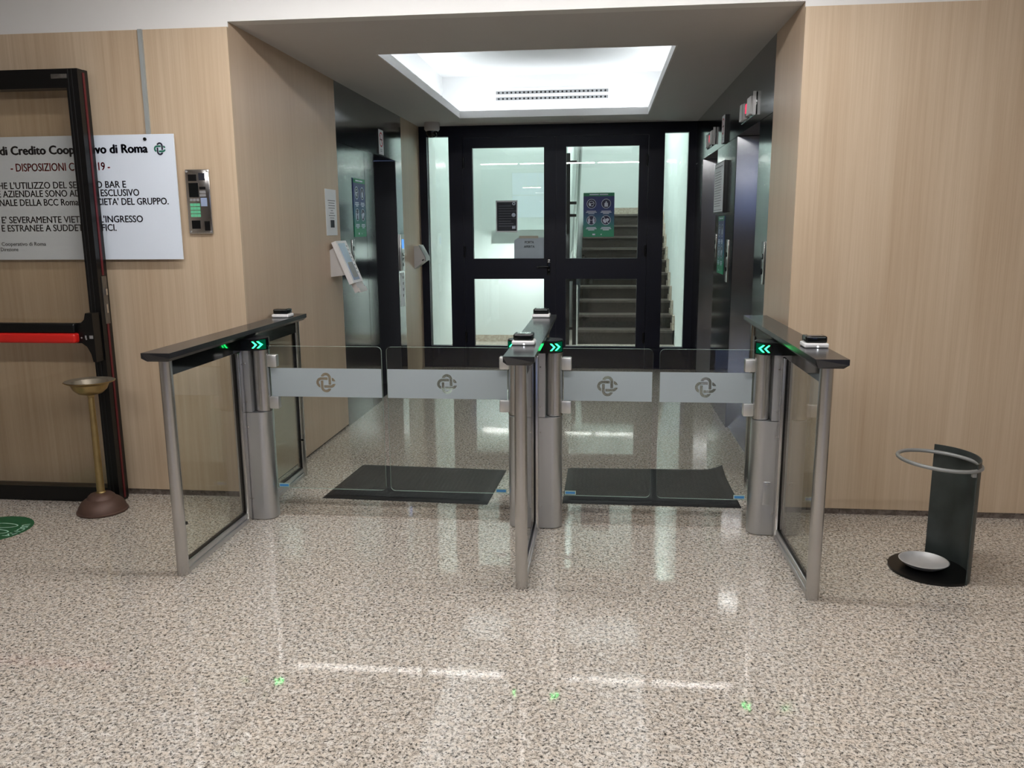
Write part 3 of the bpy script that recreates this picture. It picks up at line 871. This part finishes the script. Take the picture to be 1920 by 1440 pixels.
o = thing('framed_notice', 'white framed regulations sheet above the right covid poster', 'notice', (XR, 7.1, 1.86))
MB().box(XR - .026, XR, 6.85, 7.39, 1.662, 2.07).build('frame', 'black', o)
MB().box(XR - .028, XR - .026, 6.86, 7.38, 1.672, 2.06).build('sheet', 'paper', o)
t_ = MB(); p = wall_xr(XR - .030)
rect_flat(t_, -7.33, -6.91, 2.03, 2.036, p)
for k in range(14):
    rect_flat(t_, -7.33, -7.0 + .07 * ((k * 5) % 4) / 3, 1.99 - .021 * k, 1.994 - .021 * k, p)
rect_flat(t_, -7.35, -6.89, 1.685, 1.689, p)
t_.build('printed_text', 'ink_grey', o)

# ---------------------------------------------------------------- time clock terminals on the left lobby wall
o = thing('time_clock_terminal', 'white time clock with tilted screen on the oak wall before the left lift', 'terminal', (XL, 6.05, 1.28))
MB().prism([(XL, 1.40), (XL + .05, 1.43), (XL + .12, 1.22), (XL, 1.205)], 'y', 5.95, 6.16).build('wall_box', 'grey_white', o)
ang = math.atan2(.13, .32)
def slab_pts(d0, d1, t0, t1):     # along the tilted front: d outward, t down from the top
    ox, oz = XL + .02, 1.455
    dx, dz = math.sin(ang), -math.cos(ang)
    nx, nz = math.cos(ang), math.sin(ang)
    return [(ox + dx * t + nx * d, oz + dz * t + nz * d) for d, t in ((d0, t0), (d1, t0), (d1, t1), (d0, t1))]
MB().prism(slab_pts(.0, .035, 0, .33), 'y', 5.93, 6.18).build('front_panel', 'white', o)
MB().prism(slab_pts(.035, .037, .02, .31), 'y', 5.965, 6.115).build('cover_glass', 'screen_grey', o)
MB().prism(slab_pts(.037, .038, .17, .29), 'y', 5.985, 6.10).build('keypad', 'grey', o)
for k in range(8): MB().prism(slab_pts(.035, .038, .04 + .03 * k, .05 + .03 * k), 'y', 6.135, 6.15).build('side_button', 'grey', o)
MB().prism(slab_pts(-.005, .03, .325, .40), 'y', 5.99, 6.17).prism(slab_pts(.03, .04, .37, .41), 'y', 5.99, 6.17).build('card_slot', 'grey_white', o)
o = thing('card_reader_terminal', 'small grey wedge terminal on the oak strip beside the black door', 'terminal', (XL, 8.8, 1.25))
MB().prism([(XL, 1.37), (XL + .05, 1.375), (XL + .12, 1.245), (XL + .115, 1.215), (XL, 1.13)], 'y', 8.72, 8.92).build('body', 'grey_white', o)
MB().prism([(XL + .052, 1.380), (XL + .057, 1.382), (XL + .128, 1.248), (XL + .128, 1.215), (XL + .115, 1.212), (XL + .120, 1.245)], 'y', 8.715, 8.925).build('front_cover', 'grey', o)
MB().prism([(XL + .085, 1.225), (XL + .108, 1.235), (XL + .108, 1.222), (XL + .09, 1.212)], 'y', 8.712, 8.722).build('slot', 'black', o)

# ---------------------------------------------------------------- dome camera and air vent
o = thing('security_camera', 'white dome camera on the lobby soffit at the left corner', 'camera', (-1.775, 8.78, ZS))
MB().lathe([(0, ZS), (.076, ZS), (.080, ZS - .02), (.080, ZS - .07), (.066, ZS - .088), (0, ZS - .088)], (-1.775, 8.78, 0), 32).build('housing', 'grey_white', o)
MB().lathe([(.060, ZS - .086), (.060, ZS - .105)] + [(.060 * math.cos(a), ZS - .105 - .05 * math.sin(a)) for a in (.3, .6, .9, 1.2, 1.5707)], (-1.775, 8.78, 0), 32).build('dome', 'camera_dome', o)

o = thing('air_vent', 'two-slot perforated air vent in the lit ceiling recess', 'vent', (-.52, IY1, 2.89))
MB().box(-1.15, .10, IY1 - .004, IY1, 2.815, 2.965).build('cover_plate', 'white', o)
for z in (2.845, 2.905):
    b_ = MB().box(-1.10, .05, IY1 - .008, IY1 - .003, z, z + .03).build('slot_bar', 'grey', o)
    h_ = MB()
    for k in range(26): disc_flat(h_, -1.07 + k * 1.09 / 25, z + .014, .010, wall_y(IY1 - .0095), 12)
    h_.build('nozzle', 'black', b_)

# ---------------------------------------------------------------- speed gate pedestals
PF, PB = 3.36, 4.905       # front and rear post
def pill(x0, x1, y0, y1, r, s, n=8):
    """plan outline from the glass plane x0 outward to x1, corners rounded on the lane side; s = lane direction"""
    pts = [(x0, y0), (x1 - r, y0)]
    for i in range(1, n):
        a = -PI / 2 + PI / 2 * i / n
        pts.append((x1 - r + r * math.cos(a), y0 + r + r * math.sin(a)))
    pts.append((x1, y0 + r)); pts.append((x1, y1 - r))
    for i in range(1, n):
        a = PI / 2 * i / n
        pts.append((x1 - r + r * math.cos(a), y1 - r + r * math.sin(a)))
    pts += [(x1 - r, y1), (x0, y1)]
    return [(s * x, y) for x, y in pts]

WING_MAT = {}
def gate(gx, label, lanes):
    """pedestal whose glass plane stands at x = gx; lanes = list of (side, wing length)"""
    o = thing('speed_gate', label, 'gate pedestal', (gx, 4.15, 0), 'speed gate pedestals')
    T = lambda mb: mb.xform(Matrix.Translation((gx, 0, 0)))
    # top beam with chamfered underside
    b = MB()
    prof = [(-.065, 1.037), (.065, 1.037), (.065, 1.014), (.048, .998), (-.048, .998), (-.065, 1.014)]
    A = [b.bm.verts.new((x, 3.283 + (.016 if z < 1.0 else 0), z)) for x, z in prof]
    B = [b.bm.verts.new((x, 4.945 - (.016 if z < 1.0 else 0), z)) for x, z in prof]
    for i in range(6): b.bm.faces.new((A[i], A[(i + 1) % 6], B[(i + 1) % 6], B[i]))
    b.bm.faces.new(A[::-1]); b.bm.faces.new(B)
    T(b).build('top_beam', 'beam', o)
    T(MB().box(-.014, .014, PF + .02, PB - .02, .925, .998)).build('fascia', 'black_gloss', o)
    for nm, y in (('front_post', PF), ('rear_post', PB)):
        q = T(MB().tube((0, y, 0), (0, y, .998), .027, n=28)).build(nm, 'steel', o)
        T(MB().tube((.0, y + (.02 if y < 4 else -.02), .24), (.026, y + (.02 if y < 4 else -.02), .24), .008, n=12)).build('plug', 'black', q)
    for nm, a, c in (('front', PF + .024, 4.03), ('rear', 4.27, PB - .024)):
        f = MB()
        f.box(-.020, .020, a, c, .0, .026, .003).box(-.015, .015, a, c, .026, .054, .003)
        T(f).build('bottom_rail', 'steel_rail', o)
        T(MB().box(-.005, .005, a, c, .052, .927)).build('glass_panel', 'glass_side', o)
        T(MB().box(-.010, .010, a, a + .006, .054, .925).box(-.010, .010, c - .006, c, .054, .925).box(-.010, .010, a, c, .054, .060)).build('glass_seal', 'black', o)
    for y0, y1 in ((4.03, 4.078), (4.222, 4.27)):
        T(MB().box(-.024, .024, y0, y1, 0, .925, .006)).build('frame_upright', 'steel', o)
    for s, wl in lanes:
        S = lambda mb: mb.xform(Matrix.Translation((gx, 0, 0)))
        bx = lambda a, c: (min(s * a, s * c), max(s * a, s * c))
        low = S(MB().prism(pill(.002, .138, 4.082, 4.218, .055, s), 'z', 0.004, .597)).build('lower_housing', 'steel_panel', o)
        for z in (.12, .52): S(MB().tube((s * .03, 4.080, z), (s * .03, 4.083, z), .004, n=10)).build('screw', 'chrome', low)
        if gx > .5:
            hb = S(MB().box(*bx(.045, .078), 4.0785, 4.082, .165, .285, .0015)).build('hatch', 'steel_panel', low)
            S(MB().tube((s * .060, 4.077, .275), (s * .060, 4.079, .275), .004, n=10)).build('screw', 'chrome', low)
        up = S(MB().box(*bx(.004, .0545), 4.085, 4.215, .600, .930)).build('upper_panel', 'steel_panel', o)
        for z in (.655, .86): S(MB().tube((s * .030, 4.082, z), (s * .030, 4.086, z), .004, n=10)).build('screw', 'chrome', up)
        S(MB().tube((s * .0985, 4.15, .600), (s * .0985, 4.15, .930), .0425, n=36)).build('hinge_column', 'steel', o)
        S(MB().tube((s * .097, 4.15, .597), (s * .097, 4.15, .600), .040, n=36)).build('seam_ring', 'black', o)
        cap = S(MB().prism(pill(.0, .142, 4.078, 4.222, .071, s, 14), 'z', .930, .990)).build('display_cap', 'black_gloss', o)
        S(MB().prism(pill(.002, .140, 4.080, 4.220, .069, s, 14), 'z', .990, .993)).build('cap_lid', 'beam', cap)
        # double chevron wrapped on the round end of the cap
        ch = MB()
        for k in range(2):
            xs0 = .080 + .024 * k
            strip = []
            for j in range(9):
                q = -1 + 2 * j / 8
                xx = xs0 + .017 * (1 - abs(q))
                strip.append((xx, .961 + .0175 * q))
            def onto(x, z):
                dx = x - .071
                y = 4.15 - math.sqrt(max(0, .0725 ** 2 - dx * dx)) if dx > 0 else 4.0775
                return (s * x, y, z)
            for (xa, za), (xb, zb) in zip(strip, strip[1:]):
                ch.bm.faces.new([ch.bm.verts.new(onto(*q)) for q in ((xa, za), (xa + .0085, za), (xb + .0085, zb), (xb, zb))])
        S(ch).build('arrow_light', 'arrow', cap)
        gl = MB()  # faint glowing strip added for green light scattered over the cap
        for j in range(10):
            xa, xb = .070 + .0068 * j, .070 + .0068 * (j + 1)
            q = [onto(xa, .936), onto(xb, .936), onto(xb, .986), onto(xa, .986)]
            gl.bm.faces.new([gl.bm.verts.new((v[0], v[1] + .0008, v[2])) for v in q])
        S(gl).build('scatter_glow', 'green_glow', cap)
        # swing wing
        x0, x1 = .142, .142 + wl
        def wing_outline(n=6, r=.025):
            pts = [(x0, .165), (x1 - r, .165)]
            for i in range(1, n): pts.append((x1 - r + r * math.sin(PI / 2 * i / n), .165 + r - r * math.cos(PI / 2 * i / n)))
            pts += [(x1, .165 + r), (x1, .947 - r)]
            for i in range(1, n): pts.append((x1 - r + r * math.cos(PI / 2 * i / n), .947 - r + r * math.sin(PI / 2 * i / n)))
            pts += [(x1 - r, .947), (x0, .947)]
            return [(s * x, z) for x, z in pts]
        wb = MB().prism(wing_outline(), 'y', 4.146, 4.154)
        wb.bm.faces.ensure_lookup_table()
        for f in wb.bm.faces:
            f.normal_update()
            if abs(f.normal.y) < .5: f.material_index = 1
        wing = S(wb).build('glass_wing', ['glass', 'glass_edge'], o)
        key = (round(gx, 3), s)
        lx = s * (x0 + wl * .5) - (.02 * 0)
        fb = MB().box(*bx(x0 + .004, x1 - .003), 4.1445, 4.1455, .676, .830)
        S(fb).build('frosted_band', logo_mat('frosted_film', .053, (lx, .754)), wing)
        for z0, z1 in ((.610, .676), (.836, .902)):
            c_ = S(MB().box(*bx(.134, .186), 4.130, 4.170, z0, z1, .006)).build('clamp', 'steel_light', wing)
            S(MB().box(*bx(.128, .140), 4.134, 4.166, z0 - .004, z1 + .004, .003)).build('clamp_hinge', 'black', c_)
        k = MB(); k.mi = 0; k.box(*bx(x0 + .012, x0 + .070), 4.1452, 4.1458, .170, .192)
        k.mi = 1; k.box(*bx(x0 + .016, x0 + .066), 4.1446, 4.1452, .174, .187)
        S(k).build('blue_label', ['glass_edge', 'blue_label'], wing)
    return o
gate(-1.889, 'left speed gate pedestal, nearest the open black door', [(1, .61)])
gate(-.329, 'middle speed gate pedestal with a glass wing on both sides', [(-1, .64), (1, .455)])
gate(.905, 'right speed gate pedestal, nearest the round black stand', [(-1, .462)])

# ---------------------------------------------------------------- badge readers lying on the beams
def reader(x, y, rz, label, led, first=[None]):
    o = thing('badge_reader', label, 'card reader', (0, 0, 0), 'badge readers on the gates')
    MB().box(-.051, .051, -.047, .047, 0, .020, .006, 3).build('base', 'white', o)
    h = MB().box(-.045, .045, -.040, .040, .020, .050, .008, 3).build('head', 'black_gloss', o)
    MB().box(-.030, .030, -.020, .030, .050, .0508).build('touch_plate', 'chrome', h)
    MB().box(-.036, .036, -.0412, -.040, .0435, .0455).build('edge_line', 'steel_light', h)
    if led: MB().tube((0.004, -.0478, .006), (0.004, -.0468, .006), .0035, n=10).build('status_light', 'led_white', o)
    o.location = (x, y, 1.0375); o.rotation_euler = (0, 0, rz)
    return o
reader(-.341, 3.65, 0, 'badge reader at the near end of the middle gate top', True)
reader(-.345, 4.80, 0, 'badge reader at the far end of the middle gate top', False)
reader(-1.895, 4.74, 0, 'badge reader at the far end of the left gate top', False)
reader(.921, 3.64, 0, 'badge reader at the near end of the right gate top', True)

# ---------------------------------------------------------------- rubber mats
def mat_material(name):
    m, nt, b = new_mat(name)
    b.inputs['Base Color'].default_value = srgb(36, 37, 40)
    b.inputs['Roughness'].default_value = .55
    tc = node(nt, 'ShaderNodeTexCoord')
    wv = node(nt, 'ShaderNodeTexWave', wave_type='BANDS', bands_direction='Y')
    wv.inputs['Scale'].default_value = 22; wv.inputs['Distortion'].default_value = 0
    sp = node(nt, 'ShaderNodeSeparateXYZ'); nt.links.new(tc.outputs['Object'], sp.inputs[0])
    pp = node(nt, 'ShaderNodeMath', operation='PINGPONG'); nt.links.new(sp.outputs[0], pp.inputs[0]); pp.inputs[1].default_value = .013
    ad = node(nt, 'ShaderNodeMath', operation='ADD'); nt.links.new(pp.outputs[0], ad.inputs[0]); nt.links.new(sp.outputs[1], ad.inputs[1])
    cb = node(nt, 'ShaderNodeCombineXYZ'); nt.links.new(sp.outputs[0], cb.inputs[0]); nt.links.new(ad.outputs[0], cb.inputs[1])
    nt.links.new(cb.outputs[0], wv.inputs['Vector'])
    r = node(nt, 'ShaderNodeValToRGB')
    r.color_ramp.elements[0].position = .3; r.color_ramp.elements[0].color = srgb(11, 11, 13)
    r.color_ramp.elements[1].position = .6; r.color_ramp.elements[1].color = srgb(36, 38, 41)
    nt.links.new(wv.outputs['Fac'], r.inputs[0]); nt.links.new(r.outputs[0], b.inputs['Base Color'])
    bp = node(nt, 'ShaderNodeBump'); bp.inputs['Strength'].default_value = .6; bp.inputs['Distance'].default_value = .004
    nt.links.new(wv.outputs['Fac'], bp.inputs['Height']); nt.links.new(bp.outputs['Normal'], b.inputs['Normal'])
    return m
MATM = mat_material('ribbed_rubber')
def floor_mat(c, label, curl=False):
    o = thing('floor_mat', label, 'mat', (sum(p[0] for p in c) / 4, sum(p[1] for p in c) / 4, 0), 'black rubber mats')
    def at(u, v, h):
        x = (c[0][0] * (1 - u) + c[1][0] * u) * (1 - v) + (c[3][0] * (1 - u) + c[2][0] * u) * v
        y = (c[0][1] * (1 - u) + c[1][1] * u) * (1 - v) + (c[3][1] * (1 - u) + c[2][1] * u) * v
        if curl:
            q = max(0, (u - .86) / .14) * max(0, (v - .72) / .28)
            h += .035 * q * q
        return (x, y, h + .0013)
    def grid(us, vs, hf, mb):
        V = [[mb.bm.verts.new(at(u, v, hf(u, v))) for v in vs] for u in us]
        for i in range(len(us) - 1):
            for j in range(len(vs) - 1):
                mb.bm.faces.new((V[i][j], V[i + 1][j], V[i + 1][j + 1], V[i][j + 1]))
    lin = lambda a, b, n: [a + (b - a) * i / n for i in range(n + 1)]
    e = .045
    m_ = MB(); grid(lin(e, 1 - e, 24), lin(e * 1.4, 1 - e * 1.4, 20), lambda u, v: .010, m_)
    m_.build('ribbed_field', MATM, o)
    ed = MB()
    f = lambda u, v: .0085 * min(1, min(u, 1 - u) / .02 if min(u, 1 - u) < .02 else 1, min(v, 1 - v) / .03 if min(v, 1 - v) < .03 else 1)
    us = [0, .02, e] + lin(e, 1 - e, 20)[1:-1] + [1 - e, .98, 1]
    vs = [0, .03, e * 1.4] + lin(e * 1.4, 1 - e * 1.4, 16)[1:-1] + [1 - e * 1.4, .97, 1]
    grid(us, vs, f, ed)
    ed.build('bevelled_border', 'rubber', o)
floor_mat([(-1.612, 4.466), (-.628, 4.430), (-.595, 5.116), (-1.570, 5.159)], 'flat black rubber mat behind the left pair of glass wings')
floor_mat([(-.203, 4.494), (.800, 4.498), (.796, 5.235), (-.199, 5.198)], 'black rubber mat with a lifted corner behind the right glass wings', True)

# ---------------------------------------------------------------- open black glass door at the left
DX = -2.757
YF, YB = 4.283, 4.392
d = struct(MB().frame(-4.9, DX, .004, 2.395, [(-4.8, -2.825, .09, 2.298)], YF, YB - .03).frame(-4.9, DX - .012, .004, 2.40, [(-4.82, -2.812, .08, 2.31)], YB - .03, YB).build('door_1', 'black'),
           'open black framed glass door with red push bar standing before the left oak wall', 'door')
# the rebated back is only a rim: cut by building the pane in front of it
MB().box(-4.8, -2.825, YF + .03, YF + .038, .09, 2.298).build('pane', 'glass_tint', d)
MB().box(DX, DX + .003, YF + .042, YF + .058, .02, 1.04).box(DX, DX + .003, YF + .042, YF + .058, 1.31, 2.38).build('gasket', 'red_seal', d)
lk = MB().box(DX, DX + .004, YF + .030, YF + .072, 1.04, 1.305).build('lock_plate', 'lock_steel', d)
MB().box(DX + .004, DX + .012, YF + .045, YF + .060, 1.20, 1.235).box(DX + .004, DX + .007, YF + .045, YF + .06, 1.10, 1.15).build('latch', 'chrome', lk)
MB().box(-2.905, -2.815, YF - .006, YF, 2.345, 2.368, .002).build('closer_bracket', 'lock_steel', d)
MB().box(-2.812, -2.808, YF - .003, YF, .01, 2.39).box(-2.790, -2.787, YF - .003, YF, .01, 2.39).build('profile_groove', 'black_matt', d)
pb = MB()
pb.box(-4.8, -2.86, YF - .10, YF - .045, 1.000, 1.056, .010, 3)
pb.prism([(-2.87, .945), (-2.87, 1.056), (-2.835, 1.056), (-2.815, 1.075), (-2.805, 1.11), (-2.765, 1.11), (-2.765, .84), (-2.783, .84), (-2.792, .885), (-2.812, .925), (-2.84, .945)], 'y', YF - .075, YF - .001)
pbo = pb.build('panic_bar', 'black', d)
MB().box(-4.8, -2.853, YF - .115, YF - .055, .948, 1.002, .012, 3).build('push_rail', 'red', pbo)
t_ = MB()
p = wall_y(YF - .0762)
disc_flat(t_, -2.838, .975, .005, p, 12); rect_flat(t_, -2.818, -2.808, .972, .988, p); disc_flat(t_, -2.811, .968, .005, p, 12)
rect_flat(t_, -2.792, -2.770, .970, .988, p)
t_.build('printed_mark', 'grey', pbo)

# ---------------------------------------------------------------- white sign behind the glass door
SYF = 4.405
o = thing('notice_board_sign', 'large white covid rules sign on the left oak wall behind the glass door', 'sign', (-3.0, SYF, 1.73))
MB().box(-3.95, -2.317, SYF, SYF + .006, 1.394, 2.068).build('board', 'sign_board', o)
MB().tube((-2.481, SYF - .006, 2.042), (-2.481, W, 2.042), .009, n=14).build('screw', 'black', o)
MB().tube((-3.8, SYF - .003, 2.042), (-3.8, W, 2.042), .009, n=14).build('screw', 'black', o)
p = wall_y(SYF - .0012)
lettering([('di Credito Cooperativo di Roma', -3.342, 1.972, .873, .045, .050)], 'ink', o, p)
lettering([('- DISPOSIZIONI COVID 19 -', -3.287, 1.882, .589, .042, .020)], 'ink_red', o, p)
lettering([("HE L'UTILIZZO DEL SERVIZIO BAR E", -3.375, 1.787, .761, .036, .020),
           ("E AZIENDALE SONO AD USO ESCLUSIVO", -3.385, 1.742, .844, .036, .020),
           ("NALE DELLA BCC Roma E SOCIETA' DEL GRUPPO.", -3.379, 1.694, 1.004, .036, .020),
           ("E' SEVERAMENTE VIETATO L'INGRESSO", -3.378, 1.599, .845, .036, .020),
           ("E ESTRANEE A SUDDETTI UFFICI.", -3.385, 1.553, .691, .036, .020)], 'ink', o, p)
lettering([("Cooperativo di Roma", -3.396, 1.473, .270, .020, .010), ("Direzione", -3.405, 1.443, .107, .020, .010)], 'ink', o, p)
# two interlaced loops of the logo
def stadium(t):     # t in 0..1 round a ring, long along v
    h, r = .46, .40
    per = 4 * h + 2 * PI * r
    s = (t % 1) * per
    if s < 2 * h: return (r, -h + s)
    s -= 2 * h
    if s < PI * r: a = s / r; return (r * math.cos(a), h + r * math.sin(a))
    s -= PI * r
    if s < 2 * h: return (-r, h - s)
    s -= 2 * h
    a = PI + s / r
    return (r * math.cos(a), -h + r * math.sin(a))
def ring_print(cx, cz, size, swap, keep, mat, parent, yy):
    mb = MB(); n = 160
    for i in range(n):
        q = [stadium(i / n), stadium((i + 1) / n)]
        pts = []
        for (u, v) in q:
            qv = max(0, abs(v) - .46) * (1 if v > 0 else -1)
            l = math.hypot(u, qv) or 1
            nx, nv = u / l, qv / l
            pts.append(((u + nx * .135, v + nv * .135), (u - nx * .135, v - nv * .135)))
        mid = ((q[0][0] + q[1][0]) / 2, (q[0][1] + q[1][1]) / 2)
        if swap: mid = (mid[1], mid[0])
        if not keep(*mid): continue
        quad = [pts[0][0], pts[1][0], pts[1][1], pts[0][1]]
        if swap: quad = [(b_, a_) for a_, b_ in quad]
        poly_flat(mb, [(cx + a_ * size, cz + b_ * size) for a_, b_ in quad], wall_y(yy))
    return mb.build('logo_loop', mat, parent)
near = lambda v: abs(abs(v) - .40) < .20
ring_print(-2.400, 1.990, .034, False, lambda x, z: not (x * z < 0 and near(z) and abs(x) < .5), 'ink', o, SYF - .0014)
ring_print(-2.400, 1.990, .034, True, lambda x, z: not (x * z > 0 and near(x) and abs(z) < .5) and not (x > .3 and abs(z) < .13), 'ink_green', o, SYF - .0014)

tag(MB().box(-2.486, -2.464, W - .014, W, 2.0, ZP).build('cable_trunking', 'trunking'), 'grey vertical cable trunking above the white sign', 'cable duct')

# ---------------------------------------------------------------- entry keypad on the oak wall
KX0, KX1, KZ0, KZ1 = -2.282, -2.143, 1.532, 1.881
o = thing('entry_keypad', 'steel entry keypad with lit green keys beside the white sign', 'keypad', (-2.21, W, 1.7))
MB().box(KX0, KX1, W - .016, W, KZ0, KZ1, .006, 3).build('plate', 'chrome', o)
y = W - .016
def kb(name, u0, u1, v0, v1, mat, h=.002, par=None):
    x0, x1 = KX0 + u0 * (KX1 - KX0), KX0 + u1 * (KX1 - KX0)
    z0, z1 = KZ1 - v1 * (KZ1 - KZ0), KZ1 - v0 * (KZ1 - KZ0)
    return MB().box(x0, x1, y - h, y, z0, z1).build(name, mat, par or o)
kb('speaker_grille', .13, .48, .08, .18, 'black')
kb('screen', .13, .52, .21, .43, 'black_gloss')
kb('window', .57, .82, .06, .17, 'ink_black'); kb('window', .57, .82, .27, .31, 'black')
kb('sensor', .57, .82, .33, .37, 'grey'); kb('sensor', .57, .82, .38, .42, 'grey'); kb('sensor', .59, .85, .44, .57, 'screen_grey')
for i in range(3): kb('key', .14 + .14 * i, .25 + .14 * i, .45, .49, 'grey')
for r_ in range(4):
    for i in range(3): kb('key', .14 + .14 * i, .26 + .14 * i, .525 + .055 * r_, .57 + .055 * r_, 'key_green')
kb('card_window', .15, .50, .79, .92, 'black')
kb('camera_window', .68, .90, .80, .95, 'black')
for u in (.08, .92):
    for v in (.035, .965): MB().tube((KX0 + u * (KX1 - KX0), y - .003, KZ1 - v * (KZ1 - KZ0)), (KX0 + u * (KX1 - KX0), y, KZ1 - v * (KZ1 - KZ0)), .005, n=10).build('screw', 'steel_light', o)

# ---------------------------------------------------------------- brass ashtray stand by the door
bx_, by_ = -2.778, 4.145
o = thing('brass_ashtray_stand', 'tarnished brass ashtray stand with bell base before the black glass door', 'ashtray', (bx_, by_, 0))
MB().lathe([(0, 0), (.128, 0), (.134, .005), (.134, .012), (.127, .016), (.122, .034), (.110, .056), (.092, .072), (.076, .080), (.070, .092), (.058, .103), (.034, .110), (0, .112)], (bx_, by_, 0), 48).build('base', 'copper_base', o)
MB().lathe([(.026, .106), (.027, .112), (.021, .118), (.0195, .30), (.0155, .655), (.019, .660), (.019, .672), (0, .672)], (bx_, by_, 0), 24).build('pole', 'brass', o)
MB().lathe([(0, .668), (.030, .670), (.060, .678), (.085, .700), (.098, .730), (.128, .742), (.131, .746), (.126, .748), (.098, .739), (.096, .736), (.082, .704), (.058, .684), (0, .680)], (bx_, by_, 0), 48).build('bowl', 'brass', o)
MB().lathe([(.127, .7485), (.098, .7405), (.080, .7075), (.056, .688), (0, .684)], (bx_, by_, 0), 48).build('bowl_inside', 'dull_dish', o)

# ---------------------------------------------------------------- round black stand at the right
ux, uy = 1.521, 3.717
o = thing('umbrella_stand', 'black curved umbrella stand with grey ring by the right oak wall', 'umbrella stand', (ux, uy, 0))
acx, acy, ar = 1.448, 3.707, .220
arc = lambda r, n=36: [(acx + r * math.cos(math.radians(-44 + 104 * i / n)), acy + r * math.sin(math.radians(-44 + 104 * i / n))) for i in range(n + 1)]
rim = [(ux + .184 * math.cos(math.radians(79 + 219 * i / 60)), uy + .184 * math.sin(math.radians(79 + 219 * i / 60))) for i in range(61)]
MB().prism(arc(ar - .006) + rim[1:-1], 'z', 0, .012).build('base_plate', 'black', o)
MB().prism(arc(ar) + arc(ar - .005)[::-1], 'z', .0, .548).build('curved_back', 'smoked', o)
MB().path([(1.50 + .168 * math.cos(2 * PI * i / 64), 3.69 + .168 * math.sin(2 * PI * i / 64), .525 - .012 * math.cos(2 * PI * i / 64)) for i in range(64)], .0085, 12, True).build('ring', 'tube_grey', o)
MB().box(1.588, 1.604, 3.556, 3.572, .490, .52).build('ring_bracket', 'tube_grey', o)
MB().lathe([(0, .012), (.045, .012), (.070, .018), (.092, .031), (.103, .043), (.106, .045), (.102, .046), (.088, .035), (.064, .023), (0, .018)], (ux - .035, uy + .005, 0), 48).build('drip_dish', 'pewter', o)

# ---------------------------------------------------------------- green exit sticker on the floor
sx_, sy_, sr = -3.205, 3.812, .205
o = thing('floor_sticker', 'round green exit sticker with footprints on the floor at the left edge', 'sticker', (sx_, sy_, 0))
MB().lathe([(0, 0), (sr, 0), (sr, .001), (0, .001)], (sx_, sy_, 0), 64).build('disc', 'sticker_green', o)
fp = MB()
flat = Matrix.Translation((0, 0, .0018))
for (x1, yc, hw) in ((-3.094, 3.873, .036), (-3.081, 3.783, .036)):
    pts = []
    for i in range(41):
        a = 2 * PI * i / 40
        u = math.cos(a); v = math.sin(a)
        wd_ = hw * (1 - .28 * math.exp(-((u + .15) / .3) ** 2))
        pts.append((x1 - .13 + .13 * u, yc + wd_ * v))
    for (a_, b_) in zip(pts, pts[1:]):
        dx, dy = b_[0] - a_[0], b_[1] - a_[1]; l = math.hypot(dx, dy) or 1
        nx, ny = -dy / l * .0035, dx / l * .0035
        poly_flat(fp, [(a_[0] - nx, a_[1] - ny), (b_[0] - nx, b_[1] - ny), (b_[0] + nx, b_[1] + ny), (a_[0] + nx, a_[1] + ny)], flat)
fp.build('footprint_outline', 'sticker_line', o)
bm = bmesh.new()
for i, chh in enumerate('USCITA'):
    a = math.radians(26 - 10.2 * i)
    me = text_mesh(chh, None, .036, .020)
    xs = [v.co.x for v in me.vertices]
    me.transform(Matrix.Translation((-(min(xs) + max(xs)) / 2, 0, 0)))
    rr = sr - .055
    me.transform(Matrix.Translation((sx_ + rr * math.cos(a), sy_ + rr * math.sin(a), .0018)) @ Matrix.Rotation(a - PI / 2, 4, 'Z'))
    bm.from_mesh(me); bpy.data.meshes.remove(me)
bmesh.ops.translate(bm, verts=bm.verts, vec=-org(o))
me = bpy.data.meshes.new('lettering'); bm.to_mesh(me); bm.free(); me.materials.append(M['sticker_line'])
lo = bpy.data.objects.new('lettering', me); C.objects.link(lo); lo.parent = o
